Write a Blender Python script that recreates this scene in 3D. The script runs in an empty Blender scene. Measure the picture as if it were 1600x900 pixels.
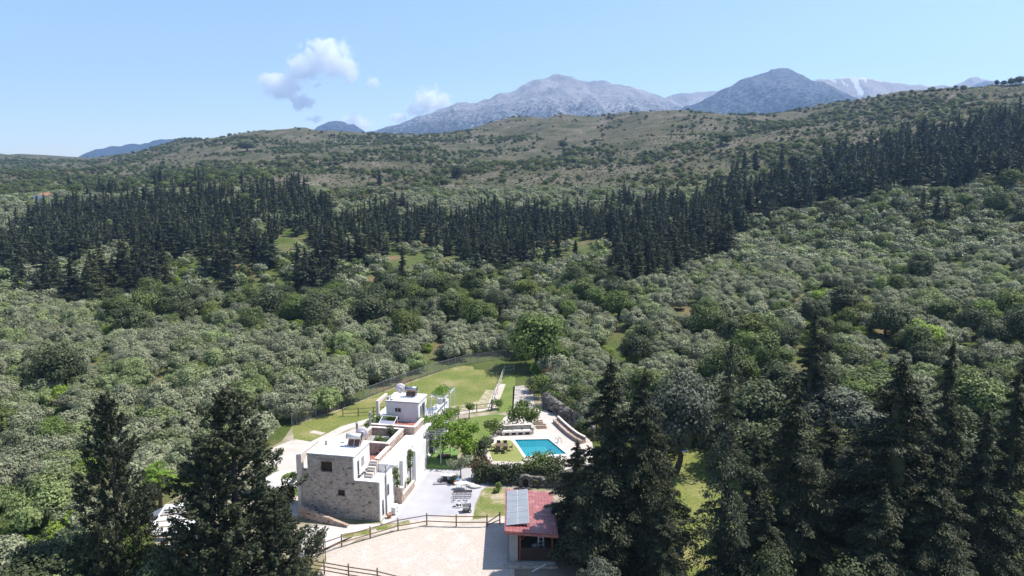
import bpy, math, random
import numpy as np
from mathutils import Vector, Matrix
R = math.radians
SC = bpy.context.scene
COL = SC.collection
# ------------------------------------------------------------------ camera
H = 33.0; F = 1101.0; TH = math.atan(170/1101)
cam = bpy.data.cameras.new('camera'); co = bpy.data.objects.new('camera', cam); COL.objects.link(co)
cam.sensor_width = 36; cam.lens = 36*F/1600; cam.clip_start = 0.5; cam.clip_end = 60000
co.location = (0, 0, H); co.rotation_euler = (R(90)-TH, 0, 0)
SC.camera = co
# ------------------------------------------------------------------ light
SUN_EL, SUN_AZ = 60, 76          # azimuth clockwise from +Y
w = bpy.data.worlds.new('World'); SC.world = w; w.use_nodes = True
nt = w.node_tree; bg = nt.nodes['Background']
sky = nt.nodes.new('ShaderNodeTexSky'); sky.sky_type = 'NISHITA'; sky.sun_disc = False
sky.sun_elevation = R(SUN_EL); sky.sun_rotation = R(SUN_AZ); sky.altitude = 300
sky.air_density = 1.0; sky.dust_density = 0.6; sky.ozone_density = 1.6
nt.links.new(sky.outputs[0], bg.inputs[0]); bg.inputs[1].default_value = 0.12
sl = bpy.data.lights.new('sun', 'SUN'); so = bpy.data.objects.new('sun', sl); COL.objects.link(so)
sl.energy = 4.9; sl.angle = R(0.53); sl.color = (1.0, 0.95, 0.88)
sd = Vector((math.sin(R(SUN_AZ))*math.cos(R(SUN_EL)), math.cos(R(SUN_AZ))*math.cos(R(SUN_EL)), math.sin(R(SUN_EL))))
so.rotation_euler = sd.to_track_quat('Z', 'Y').to_euler(); so.location = sd*200
vs = SC.view_settings; vs.view_transform = 'Standard'; vs.look = 'None'; vs.exposure = 0.7; vs.gamma = 1; vs.use_curve_mapping = False
SC.render.engine = 'CYCLES'
cy = SC.cycles
cy.max_bounces = 40; cy.diffuse_bounces = 2; cy.glossy_bounces = 2; cy.transmission_bounces = 2; cy.transparent_max_bounces = 6; cy.volume_bounces = 40
cy.sample_clamp_indirect = 3; cy.caustics_reflective = False; cy.caustics_refractive = False
# ------------------------------------------------------------------ helpers
def tag(o, label=None, cat=None, group=None, kind=None):
    if label: o['label'] = label
    if cat: o['category'] = cat
    if group: o['group'] = group
    if kind: o['kind'] = kind
    return o
def empty(name, loc=(0, 0, 0), rz=0, label=None, cat=None, group=None, parent=None):
    o = bpy.data.objects.new(name, None); COL.objects.link(o); o.empty_display_size = .2
    o.location = loc; o.rotation_euler = (0, 0, rz); o.parent = parent
    return tag(o, label, cat, group)
def meshobj(name, V, Fc, mat=None, parent=None, smooth=False):
    me = bpy.data.meshes.new(name)
    V = np.asarray(V, dtype=np.float32)
    if isinstance(Fc, np.ndarray):
        n, k = Fc.shape
        me.vertices.add(len(V)); me.vertices.foreach_set('co', V.ravel())
        me.loops.add(n*k); me.loops.foreach_set('vertex_index', Fc.astype(np.int32).ravel())
        me.polygons.add(n); me.polygons.foreach_set('loop_start', np.arange(0, n*k, k, dtype=np.int32))
        me.update(calc_edges=True)
    else:
        me.from_pydata([tuple(map(float, v)) for v in V], [], [tuple(f) for f in Fc]); me.update()
    if smooth: me.polygons.foreach_set('use_smooth', [True]*len(me.polygons))
    if mat:
        for m in (mat if isinstance(mat, (list, tuple)) else [mat]): me.materials.append(m)
    o = bpy.data.objects.new(name, me); COL.objects.link(o); o.parent = parent
    return o
class MB:
    def __init__(s): s.v = []; s.f = []
    def add(s, V, Fc):
        n = len(s.v); s.v += [tuple(v) for v in V]; s.f += [tuple(i+n for i in f) for f in Fc]; return s
    def box(s, x0, x1, y0, y1, z0, z1):
        return s.add([(x0,y0,z0),(x1,y0,z0),(x1,y1,z0),(x0,y1,z0),(x0,y0,z1),(x1,y0,z1),(x1,y1,z1),(x0,y1,z1)],
                     [(3,2,1,0),(4,5,6,7),(0,1,5,4),(1,2,6,5),(2,3,7,6),(3,0,4,7)])
    def tube(s, p, q, r, r2=None, n=8):
        p = Vector(p); q = Vector(q); r2 = r if r2 is None else r2
        d = (q-p).normalized(); a = d.orthogonal().normalized(); b = d.cross(a)
        V = [p+(a*math.cos(t)+b*math.sin(t))*r for t in [2*math.pi*i/n for i in range(n)]]
        V += [q+(a*math.cos(t)+b*math.sin(t))*r2 for t in [2*math.pi*i/n for i in range(n)]]
        Fc = [(i, (i+1) % n, n+(i+1) % n, n+i) for i in range(n)]+[tuple(range(n-1, -1, -1)), tuple(range(n, 2*n))]
        return s.add(V, Fc)
    def path(s, pts, r, n=8):
        for i in range(len(pts)-1):
            ra = r[i] if isinstance(r, (list, tuple)) else r; rb = r[i+1] if isinstance(r, (list, tuple)) else r
            s.tube(pts[i], pts[i+1], ra, rb, n)
        return s
    def ring(s, c, rad, r, n=28, m=8, axis='z'):
        V = []; Fc = []
        for i in range(n):
            a = 2*math.pi*i/n
            for j in range(m):
                b = 2*math.pi*j/m; rr = rad+r*math.cos(b); h = r*math.sin(b)
                p = (rr*math.cos(a), rr*math.sin(a), h) if axis == 'z' else ((rr*math.cos(a), h, rr*math.sin(a)) if axis == 'y' else (h, rr*math.cos(a), rr*math.sin(a)))
                V.append((c[0]+p[0], c[1]+p[1], c[2]+p[2]))
        for i in range(n):
            for j in range(m): Fc.append((i*m+j, ((i+1) % n)*m+j, ((i+1) % n)*m+(j+1) % m, i*m+(j+1) % m))
        return s.add(V, Fc)
    def prism(s, poly, z0, z1):
        n = len(poly); V = [(p[0], p[1], z0) for p in poly]+[(p[0], p[1], z1) for p in poly]
        return s.add(V, [tuple(range(n-1, -1, -1)), tuple(range(n, 2*n))]+[(i, (i+1) % n, n+(i+1) % n, n+i) for i in range(n)])
    def rock(s, c, r, rng, sq=(1, 1, .7)):
        t = ICO2; k = rng.uniform(0, 6, 3)
        V = []
        for v in t[0]:
            m = r*(1+.22*math.sin(3*v[0]+k[0])*math.sin(3.3*v[1]+k[1])+.12*math.sin(6*v[2]+k[2]))
            V.append((c[0]+v[0]*m*sq[0], c[1]+v[1]*m*sq[1], c[2]+v[2]*m*sq[2]))
        return s.add(V, t[1])
    def build(s, name, mat, parent=None, smooth=False): return meshobj(name, s.v, s.f, mat, parent, smooth)
def ico(n):
    import bmesh
    bm = bmesh.new(); bmesh.ops.create_icosphere(bm, subdivisions=n, radius=1)
    r = [tuple(v.co) for v in bm.verts], [tuple(v.index for v in f.verts) for f in bm.faces]; bm.free(); return r
ICO1 = ico(1); ICO2 = ico(2)
def ccw(poly):
    a = sum(poly[i][0]*poly[(i+1) % len(poly)][1]-poly[(i+1) % len(poly)][0]*poly[i][1] for i in range(len(poly)))
    return list(poly) if a > 0 else list(poly)[::-1]
# ---- materials
def ramp(nt, stops):
    r = nt.nodes.new('ShaderNodeValToRGB'); e = r.color_ramp.elements
    while len(e) < len(stops): e.new(.5)
    for i, (p, c) in enumerate(stops): e[i].position = p; e[i].color = (*c, 1)
    return r
def noise(nt, vec, scale, detail=4, rough=.55, vscale=None):
    n = nt.nodes.new('ShaderNodeTexNoise'); n.inputs['Scale'].default_value = scale; n.inputs['Detail'].default_value = detail; n.inputs['Roughness'].default_value = rough
    if vscale:
        m = nt.nodes.new('ShaderNodeMapping'); m.inputs['Scale'].default_value = vscale; nt.links.new(vec, m.inputs[0]); vec = m.outputs[0]
    nt.links.new(vec, n.inputs['Vector']); return n
def mixc(nt, fac, a, b, mode='MIX'):
    m = nt.nodes.new('ShaderNodeMix'); m.data_type = 'RGBA'; m.blend_type = mode
    for s, x in ((0, fac), (6, a), (7, b)):
        if isinstance(x, (int, float)): m.inputs[s].default_value = x
        elif isinstance(x, tuple): m.inputs[s].default_value = (*x, 1)
        else: nt.links.new(x, m.inputs[s])
    return m.outputs[2]
def newmat(name):
    m = bpy.data.materials.new(name); m.use_nodes = True; nt = m.node_tree
    return m, nt, nt.nodes['Principled BSDF'], nt.nodes.new('ShaderNodeTexCoord')
def bump(nt, b, h, s=.3, d=.05):
    n = nt.nodes.new('ShaderNodeBump'); n.inputs['Strength'].default_value = s; n.inputs['Distance'].default_value = d
    nt.links.new(h, n.inputs['Height']); nt.links.new(n.outputs[0], b.inputs['Normal'])
def mk(name, c1, c2=None, scale=2., rough=.8, c3=None, metal=0, bmp=0, detail=5, lo=.35, hi=.65, coord='Object', spec=.3, fine=.12, fs=18):
    """two or three colours broken by noise plus a fine grain"""
    m, nt, b, tc = newmat(name)
    c2 = c2 or tuple(x*.8 for x in c1)
    v = tc.outputs[coord]
    n = noise(nt, v, scale, detail); st = [(lo, c1), (hi, c2)] if not c3 else [(lo, c1), ((lo+hi)/2, c2), (hi, c3)]
    r = ramp(nt, st); nt.links.new(n.outputs[0], r.inputs[0])
    n2 = noise(nt, v, scale*fs, 3); r2 = ramp(nt, [(.3, (1-fine,)*3), (.7, (1+fine,)*3)]); nt.links.new(n2.outputs[0], r2.inputs[0])
    c = mixc(nt, 1.0, r.outputs[0], r2.outputs[0], 'MULTIPLY'); nt.links.new(c, b.inputs['Base Color'])
    b.inputs['Roughness'].default_value = rough; b.inputs['Metallic'].default_value = metal; b.inputs['Specular IOR Level'].default_value = spec
    if bmp: bump(nt, b, n2.outputs[0], bmp)
    return m
def leafmat(name, dark, light, trans=.25, var=.25, ns=.35, tint=None, isl=.3):
    """foliage: colour differs by tree (object random), by clump (noise) and by leaf (island)"""
    m, nt, b, tc = newmat(name)
    oi = nt.nodes.new('ShaderNodeObjectInfo'); g = nt.nodes.new('ShaderNodeNewGeometry')
    n = noise(nt, tc.outputs['Object'], ns, 3); r = ramp(nt, [(.3, dark), (.7, light)]); nt.links.new(n.outputs[0], r.inputs[0])
    r2 = ramp(nt, [(0, (1-var,)*3), (1, (1+var,)*3)]); nt.links.new(oi.outputs['Random'], r2.inputs[0])
    c = mixc(nt, 1.0, r.outputs[0], r2.outputs[0], 'MULTIPLY')
    r3 = ramp(nt, [(0, (1-isl,)*3), (1, (1+isl,)*3)]); nt.links.new(g.outputs['Random Per Island'], r3.inputs[0])
    c = mixc(nt, 1.0, c, r3.outputs[0], 'MULTIPLY')
    if tint:
        mm = nt.nodes.new('ShaderNodeMath'); mm.operation = 'MULTIPLY'; mm.inputs[1].default_value = 7.31; nt.links.new(oi.outputs['Random'], mm.inputs[0])
        fr = nt.nodes.new('ShaderNodeMath'); fr.operation = 'FRACT'; nt.links.new(mm.outputs[0], fr.inputs[0])
        r4 = ramp(nt, [(.55, (1, 1, 1)), (1, tint)]); nt.links.new(fr.outputs[0], r4.inputs[0]); c = mixc(nt, 1.0, c, r4.outputs[0], 'MULTIPLY')
    nt.links.new(c, b.inputs['Base Color']); b.inputs['Roughness'].default_value = .6; b.inputs['Specular IOR Level'].default_value = .25
    t = nt.nodes.new('ShaderNodeBsdfTranslucent'); nt.links.new(c, t.inputs[0])
    mx = nt.nodes.new('ShaderNodeMixShader'); mx.inputs[0].default_value = trans
    nt.links.new(b.outputs[0], mx.inputs[1]); nt.links.new(t.outputs[0], mx.inputs[2])
    nt.links.new(mx.outputs[0], nt.nodes['Material Output'].inputs[0])
    return m
HAZE = 1.15e-4
# ------------------------------------------------------------------ terrain
def vnoise(x, y, s, seed=0):
    """value noise, numpy"""
    x = np.asarray(x, float)/s+1000; y = np.asarray(y, float)/s+1000
    xi = np.floor(x); yi = np.floor(y); fx = x-xi; fy = y-yi
    fx = fx*fx*(3-2*fx); fy = fy*fy*(3-2*fy)
    def h(a, b):
        v = np.sin(a*127.1+b*311.7+seed*74.7)*43758.5453; return v-np.floor(v)
    return (h(xi, yi)*(1-fx)+h(xi+1, yi)*fx)*(1-fy)+(h(xi, yi+1)*(1-fx)+h(xi+1, yi+1)*fx)*fy-.5
def fbm(x, y, s, o=4, seed=0):
    return sum(vnoise(x, y, s/2**i, seed+i)/1.8**i for i in range(o))
PROF = {
 -100: [(130,0),(213,0),(300,7),(400,18),(600,30),(900,38),(1300,56),(1600,78),(2200,60),(4000,20)],
 60: [(130,0),(213,0),(300,8),(400,20),(600,32),(900,44),(1250,70),(1500,93),(2000,75),(4000,20)],
 190: [(130,0),(213,0),(300,9),(400,21),(600,33),(800,42),(1100,54),(1350,62),(1700,50),(4000,20)],
 245: [(130,0),(213,0),(300,10),(395,22),(575,34),(790,48),(1080,64),(1300,74),(1600,60),(4000,20)],
 300: [(130,0),(213,0),(300,12),(390,23),(550,35),(780,55),(1050,84),(1250,98),(1600,80),(4000,20)],
 400: [(130,0),(213,.5),(300,15),(380,26),(500,35),(750,60),(1000,93),(1150,106),(1500,88),(4000,20)],
 490: [(130,0),(210,1),(290,12),(375,24),(530,38),(760,62),(1000,98),(1120,113),(1500,90),(4000,20)],
 600: [(130,0),(205,1.5),(280,9),(370,21),(550,39),(775,64),(1000,92),(1100,105),(1500,85),(4000,20)],
 660: [(130,0),(205,2),(275,8),(360,19),(560,40),(775,66),(1000,91),(1080,99),(1500,85),(4000,20)],
 760: [(132,0),(200,3),(265,6.5),(340,15),(440,27),(600,43),(800,69),(1000,103),(1100,114),(1400,100),(4000,20)],
 860: [(120,0),(170,2),(215,4),(260,7),(330,14),(420,26),(600,45),(790,74),(980,117),(1080,131),(1400,110),(4000,20)],
 930: [(108,0),(145,2.6),(195,6),(260,8.5),(330,17),(430,30),(600,50),(780,78),(950,108),(1030,121),(1400,108),(4000,20)],
 1000: [(95,0),(125,3.5),(170,7),(230,9.5),(280,15),(350,24),(480,42),(700,76),(850,108),(930,122),(1200,110),(4000,20)],
 1200: [(95,0),(125,4.5),(170,8.3),(230,12),(260,16.5),(330,28),(450,47),(650,80),(780,110),(1100,100),(4000,20)],
 1400: [(92,0),(122,5),(165,8.5),(205,12.5),(235,17),(300,32),(420,53),(580,90),(690,123),(1000,110),(4000,20)],
 1620: [(90,0),(120,5),(160,8.5),(190,15),(220,20),(300,41),(400,63),(520,94),(600,116),(900,110),(4000,20)],
}
UK = sorted(PROF); UU = np.array([(p-800)/F/.965 for p in UK])
YT = np.concatenate([np.arange(0, 200, 2.), np.exp(np.linspace(math.log(200), math.log(16000), 260))])
TAB = np.array([np.interp(YT, [0, 80]+[a for a, b in PROF[k]], [0, 0]+[b for a, b in PROF[k]]) for k in UK])
for _ in range(6): TAB[:, 1:-1] = (TAB[:, :-2]+2*TAB[:, 1:-1]+TAB[:, 2:])/4
UF = np.linspace(UU[0], UU[-1], 120)
TF = np.array([np.interp(UF, UU, TAB[:, j]) for j in range(len(YT))]).T
for _ in range(10): TF[1:-1] = (TF[:-2]+2*TF[1:-1]+TF[2:])/4
LY = np.log(YT+20)
def tz(x, y):
    x = np.asarray(x, float); y = np.asarray(y, float)
    yy = np.clip(y, 0, 15900); u = np.clip(x/np.maximum(yy, 60), UF[0], UF[-1])
    fu = (u-UF[0])/(UF[1]-UF[0]); iu = np.clip(fu.astype(int), 0, len(UF)-2); fu = fu-iu
    fy = np.interp(yy, YT, np.arange(len(YT))); iy = np.clip(fy.astype(int), 0, len(YT)-2); fy = fy-iy
    z = (TF[iu, iy]*(1-fu)+TF[iu+1, iy]*fu)*(1-fy)+(TF[iu, iy+1]*(1-fu)+TF[iu+1, iy+1]*fu)*fy
    a = np.clip((yy-140)/350, 0, 1)
    z = z+a*(fbm(x, y, 90, 4, 3)*9+fbm(x, y, 14, 2, 8)*1.4)*np.clip(yy/600, .4, 1.3)
    return z
def tzs(x, y): return float(tz(np.array([x]), np.array([y]))[0])
def ray(px, py):
    X = (px-800)/F; Y = -(py-450)/F
    return np.array([X, math.cos(TH)+Y*math.sin(TH), -math.sin(TH)+Y*math.cos(TH)])
def P(px, py, z=0.):
    d = ray(px, py); t = (z-H)/d[2]; return (float(d[0]*t), float(d[1]*t), float(z))
def D(px, py, dist):                      # point seen at that pixel, dist metres ahead
    d = ray(px, py); t = dist/d[1]; return (float(d[0]*t), float(dist), float(H+d[2]*t))
def G(px, py):                            # where the terrain is seen at that pixel
    d = ray(px, py); t = np.exp(np.linspace(math.log(45), math.log(2500), 900))
    x = d[0]*t; y = d[1]*t; z = H+d[2]*t; g = tz(x, y); k = np.where(z <= g)[0]
    k = k[0] if len(k) else len(t)-1
    return (float(x[k]), float(y[k]), float(g[k]))
def prj(x, y, z):
    z = z-H; dep = y*math.cos(TH)-z*math.sin(TH); up = y*math.sin(TH)+z*math.cos(TH); dep = np.maximum(dep, 1)
    return 800+F*x/dep, 450-F*up/dep
def inpoly(px, py, poly):
    r = np.zeros(np.shape(px), bool); n = len(poly)
    for i in range(n):
        (x1, y1), (x2, y2) = poly[i], poly[(i+1) % n]
        c = ((y1 > py) != (y2 > py)) & (px < (x2-x1)*(py-y1)/((y2-y1) if y2 != y1 else 1e-9)+x1); r ^= c
    return r
# ground sheet
gx = np.concatenate([-np.exp(np.linspace(math.log(14000), math.log(620), 26)), np.arange(-600, 601, 5.), np.exp(np.linspace(math.log(620), math.log(14000), 26))])
gy = np.concatenate([[-3000, -1200, -500, -200], np.arange(-100, 200, 6.), np.arange(200, 1300, 4.), np.exp(np.linspace(math.log(1310), math.log(16000), 60))])
GX, GY = np.meshgrid(gx, gy); GZ = tz(GX, GY)
nx, ny = len(gx), len(gy); I = np.arange(nx*ny).reshape(ny, nx)
Fq = np.stack([I[:-1, :-1], I[:-1, 1:], I[1:, 1:], I[1:, :-1]], -1).reshape(-1, 4)
def ground_mat():
    m, nt, b, tc = newmat('terrain_ground'); v = tc.outputs['Object']
    at = nt.nodes.new('ShaderNodeAttribute'); at.attribute_name = 'hill'
    # valley: grass, dry grass, red soil
    n1 = noise(nt, v, .09, 5); r1 = ramp(nt, [(.38, (.065, .09, .022)), (.52, (.09, .11, .035)), (.62, (.14, .125, .06)), (.72, (.22, .12, .07))]); nt.links.new(n1.outputs[0], r1.inputs[0])
    # hill: scrub, earth, pale rock
    n2 = noise(nt, v, .035, 8, .68); r2 = ramp(nt, [(.36, (.06, .068, .036)), (.48, (.098, .094, .058)), (.58, (.13, .115, .085)), (.72, (.20, .18, .15))]); nt.links.new(n2.outputs[0], r2.inputs[0])
    n3 = noise(nt, v, .55, 4, .7); r3 = ramp(nt, [(.42, (.45, .5, .4)), (.56, (1.15, 1.12, 1.1)), (.72, (1.5, 1.45, 1.4))]); nt.links.new(n3.outputs[0], r3.inputs[0])
    hc = mixc(nt, 1.0, r2.outputs[0], r3.outputs[0], 'MULTIPLY')
    c = mixc(nt, at.outputs['Fac'], r1.outputs[0], hc)
    nt.links.new(c, b.inputs['Base Color']); b.inputs['Roughness'].default_value = .95; b.inputs['Specular IOR Level'].default_value = .1
    bump(nt, b, n3.outputs[0], .8, .8)
    return m
ground = meshobj('ground', np.stack([GX, GY, GZ], -1).reshape(-1, 3), Fq, ground_mat(), smooth=True)
tag(ground, kind='structure')
PX, PY = prj(GX, GY, GZ)
hill = np.clip((GY-(300+0*GX))/160, 0, 1)*np.ones_like(GX)
hill = np.clip(np.maximum(hill, (np.clip((GX/np.maximum(GY, 60)-.3)/.2, 0, 1))*np.clip((GY-200)/60, 0, 1)), 0, 1)
a = ground.data.attributes.new('hill', 'FLOAT', 'POINT'); a.data.foreach_set('value', hill.astype(np.float32).ravel())
# ------------------------------------------------------------------ mountains
def mountain_mat(name, rock, rock2, scrub, zs, snow=False):
    m, nt, b, tc = newmat(name); v = tc.outputs['Object']
    sp = nt.nodes.new('ShaderNodeSeparateXYZ'); nt.links.new(v, sp.inputs[0])
    n1 = noise(nt, v, .006, 9, .66); r1 = ramp(nt, [(.38, rock), (.62, rock2)]); nt.links.new(n1.outputs[0], r1.inputs[0])
    n2 = noise(nt, v, .05, 8, .75)
    mr = nt.nodes.new('ShaderNodeMapRange'); nt.links.new(sp.outputs['Z'], mr.inputs[0]); mr.inputs[1].default_value = zs[0]; mr.inputs[2].default_value = zs[1]; mr.inputs[3].default_value = .2; mr.inputs[4].default_value = -.22
    ad = nt.nodes.new('ShaderNodeMath'); ad.operation = 'ADD'; nt.links.new(n2.outputs[0], ad.inputs[0]); nt.links.new(mr.outputs[0], ad.inputs[1])
    r2 = ramp(nt, [(.47, (0, 0, 0)), (.55, (1, 1, 1))]); nt.links.new(ad.outputs[0], r2.inputs[0])
    c = mixc(nt, r2.outputs[0], r1.outputs[0], scrub)
    if snow:
        at = nt.nodes.new('ShaderNodeAttribute'); at.attribute_name = 'snow'; c = mixc(nt, at.outputs['Fac'], c, (.85, .87, .9))
    nt.links.new(c, b.inputs['Base Color']); b.inputs['Roughness'].default_value = .95; b.inputs['Specular IOR Level'].default_value = .1
    bump(nt, b, n2.outputs[0], 1., 40)
    return m
def mountain(name, ridge, dist, depth, mat, seed, rough=1., back=None, label=None, snow=None, spur=1.):
    """a massif whose crest follows measured heights; slopes run down to the plain on both sides"""
    pts = [D(px, py, dist) for px, py in ridge]; xs = [p[0] for p in pts]; zs = [p[2] for p in pts]
    x = np.linspace(xs[0], xs[-1], max(60, int((xs[-1]-xs[0])/11))); ridgez = np.interp(x, xs, zs)
    k = max(1, len(x)//90)
    for _ in range(k): ridgez[1:-1] = (ridgez[:-2]+2*ridgez[1:-1]+ridgez[2:])/4
    t = np.linspace(-1, 1, 150); X, T = np.meshgrid(x, t)
    Y = dist+np.where(T < 0, T*depth, T*(back or depth*.8))+vnoise(X, T*0, 900, seed)*130*spur
    base = 10.
    prof = np.where(T < 0, (1-np.abs(T))**1.15, (1-np.abs(T))**1.1)
    Z = base+(ridgez[None]-base)*prof
    amp = (ridgez[None]-base)*.22*rough
    rid = (1-np.abs(fbm(X+T*200*spur, Y*.35, 450, 5, seed))*2.6); rid2 = (1-np.abs(fbm(X, Y*.5, 170, 4, seed+9))*2.4)
    Z = Z+amp*(rid-.75)*np.sqrt(np.abs(T)+.02)*1.6*(1-np.abs(T)**4)+amp*.35*(rid2-.6)*(np.abs(T)+.1)
    Z = Z+(vnoise(X, Y, 60, seed+5)+vnoise(X, Y, 28, seed+6)*.6)*18*rough
    edge = np.clip(np.minimum((X-xs[0]), (xs[-1]-X))/((xs[-1]-xs[0])*.05), 0, 1); Z = base-25+(Z-base+25)*edge
    n1, n2 = X.shape; I = np.arange(n1*n2).reshape(n1, n2)
    f = np.stack([I[:-1, :-1], I[:-1, 1:], I[1:, 1:], I[1:, :-1]], -1).reshape(-1, 4)
    o = meshobj(name, np.stack([X, Y, Z], -1).reshape(-1, 3), f, mat, smooth=True)
    tag(o, label, kind='structure')
    if snow:
        px, py = prj(X, Y, Z); s = np.zeros_like(X)
        for (x0, y0, x1, y1, wd) in snow:
            tt = np.clip(((px-x0)*(x1-x0)+(py-y0)*(y1-y0))/((x1-x0)**2+(y1-y0)**2), 0, 1)
            d = np.hypot(px-x0-tt*(x1-x0), py-y0-tt*(y1-y0)); s = np.maximum(s, (d < wd*(.6+.9*(vnoise(X, Y, 90, 4)+.5))).astype(float))
        s *= (T < .05)
        o.data.attributes.new('snow', 'FLOAT', 'POINT').data.foreach_set('value', s.astype(np.float32).ravel())
    return o
grey_rock = mountain_mat('grey_limestone', (.47, .45, .44), (.28, .28, .29), (.06, .07, .07), (150, 650))
haze_blue_rock = mountain_mat('haze_tinted_limestone', (.21, .22, .24), (.11, .12, .14), (.03, .04, .045), (80, 850))  # blue of distant haze is put into the rock and scrub colours
far_rock = mountain_mat('far_limestone', (.50, .44, .38), (.38, .33, .29), (.3, .27, .23), (150, 500), True)
mountain('far_mountain', [(60,262),(105,255),(145,236),(170,228),(200,225),(235,219),(262,216),(285,215),(310,222),(360,245),(420,265)], 4900, 1500, haze_blue_rock, 11)
mountain('blue_mountain', [(430,235),(470,212),(498,197),(515,190),(535,188),(548,193),(565,203),(600,215),(660,240)], 4700, 1300, haze_blue_rock, 17)
mountain('grey_mountain', [(480,245),(540,222),(572,204),(610,192),(650,182),(690,167),(722,158),(760,153),(800,140),(832,127),(858,119),(880,116),(905,119),(928,117),(948,123),(975,133),(1005,143),(1035,152),(1075,166),(1120,180),(1180,205),(1260,235)], 4500, 1900, grey_rock, 23, .8)
mountain('saddle_mountain', [(960,190),(1000,168),(1035,152),(1060,145),(1090,141),(1120,138),(1150,140),(1200,160),(1250,190)], 4950, 1400, grey_rock, 29, .5)
mountain('dark_mountain', [(960,240),(1030,195),(1070,168),(1105,150),(1140,134),(1165,120),(1185,112),(1200,106),(1214,103),(1228,107),(1243,116),(1265,126),(1300,132),(1335,142),(1370,160),(1420,185),(1500,225)], 3800, 1450, haze_blue_rock, 31, .75)
mountain('snowy_mountain', [(1180,170),(1225,138),(1262,124),(1300,120),(1340,116),(1380,121),(1430,124),(1475,130),(1540,150),(1640,190)], 5100, 1400, far_rock, 37, .5,
         snow=[(1280,121,1420,123,1.3),(1331,118,1345,144,4.2),(1316,128,1324,134,1.6),(1348,119,1353,127,1.5),(1368,124,1378,127,2.4),(1384,125,1402,128,2.2),(1405,127,1425,125,1.8),(1435,128,1460,130,1.2),(1298,124,1306,128,1.4)])
mountain('pale_mountain', [(1440,150),(1485,136),(1505,127),(1522,118),(1533,117),(1550,121),(1580,127),(1640,132),(1700,150)], 5300, 1300, far_rock, 41, .4, snow=[(0,0,1,1,.1)])
mountain('wooded_mountain', [(1450,160),(1500,140),(1525,129),(1545,123),(1565,124),(1600,127),(1660,130),(1760,150)], 4300, 1000, haze_blue_rock, 43, .4)
# ------------------------------------------------------------------ materials of the farmstead
def stone_mat(name, c1, c2, mortar, sc=2.2, br=.9):
    m, nt, b, tc = newmat(name); v = tc.outputs['Object']
    n0 = noise(nt, v, 1.5, 2); mp = nt.nodes.new('ShaderNodeMix'); mp.data_type = 'VECTOR'; mp.inputs[0].default_value = .12; nt.links.new(v, mp.inputs[4]); nt.links.new(n0.outputs['Color'], mp.inputs[5])
    vo = nt.nodes.new('ShaderNodeTexVoronoi'); vo.inputs['Scale'].default_value = sc; ms = nt.nodes.new('ShaderNodeMapping'); ms.inputs['Scale'].default_value = (1, 1, 1.6); nt.links.new(mp.outputs[1], ms.inputs[0]); nt.links.new(ms.outputs[0], vo.inputs['Vector'])
    vd = nt.nodes.new('ShaderNodeTexVoronoi'); vd.feature = 'DISTANCE_TO_EDGE'; vd.inputs['Scale'].default_value = sc; nt.links.new(ms.outputs[0], vd.inputs['Vector'])
    sp = nt.nodes.new('ShaderNodeSeparateColor'); nt.links.new(vo.outputs['Color'], sp.inputs[0])
    r = ramp(nt, [(0, tuple(x*.35 for x in c1)), (.12, tuple(x*.75 for x in c1)), (.5, c1), (1, c2)]); nt.links.new(sp.outputs[0], r.inputs[0])
    n = noise(nt, v, 1.1, 5); rr = ramp(nt, [(.3, (.72,)*3), (.7, (1.2,)*3)]); nt.links.new(n.outputs[0], rr.inputs[0])
    c = mixc(nt, 1., r.outputs[0], rr.outputs[0], 'MULTIPLY')
    re = ramp(nt, [(.03, (0, 0, 0)), (.09, (1, 1, 1))]); nt.links.new(vd.outputs[0], re.inputs[0])
    c = mixc(nt, re.outputs[0], mortar, c); nt.links.new(c, b.inputs['Base Color']); b.inputs['Roughness'].default_value = .9
    bump(nt, b, re.outputs[0], .6, .05); return m
def tile_mat(name, c1, c2, sx=4.5, sy=3., axis=(0, 1)):
    m, nt, b, tc = newmat(name); v = tc.outputs['Object']
    br = nt.nodes.new('ShaderNodeTexBrick'); br.inputs['Scale'].default_value = 1; br.inputs['Brick Width'].default_value = 1/sx; br.inputs['Row Height'].default_value = 1/sy
    br.inputs['Mortar Size'].default_value = .018; br.inputs['Color1'].default_value = (*c1, 1); br.inputs['Color2'].default_value = (*c2, 1); br.inputs['Mortar'].default_value = (*[x*.5 for x in c2], 1); br.offset = 0 if axis else .5
    nt.links.new(v, br.inputs['Vector']); n = noise(nt, v, .9, 4); rr = ramp(nt, [(.3, (.8,)*3), (.7, (1.15,)*3)]); nt.links.new(n.outputs[0], rr.inputs[0])
    nt.links.new(mixc(nt, 1., br.outputs[0], rr.outputs[0], 'MULTIPLY'), b.inputs['Base Color']); b.inputs['Roughness'].default_value = .75; return m
white = mk('white_render', (.76, .75, .73), (.62, .60, .575), .9, .85, fine=.06, lo=.4, hi=.75)
offwhite = mk('white_paint', (.72, .72, .72), (.62, .62, .62), 1.5, .5)
stone = stone_mat('rubble_stone', (.42, .345, .29), (.53, .45, .385), (.48, .42, .36), 3.4)
stone_p = stone_mat('pink_stone', (.36, .25, .19), (.50, .37, .29), (.48, .40, .34), 3.6)
stone_g = stone_mat('shade_darkened_rock', (.15, .135, .12), (.25, .23, .20), (.07, .065, .055), 2.1)  # rock darkened: shade of the bank and niche is put into the colour
coping = mk('pale_coping', (.68, .60, .54), (.58, .50, .44), 2.5, .8)
grey_trim = mk('grey_trim', (.35, .33, .33), (.28, .27, .27), 3, .8)
redtile = tile_mat('red_floor_tiles', (.42, .16, .13), (.36, .13, .10), 3, 3)
darkwood = mk('dark_shutter_wood', (.035, .02, .016), (.05, .03, .022), 4, .6)
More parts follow.
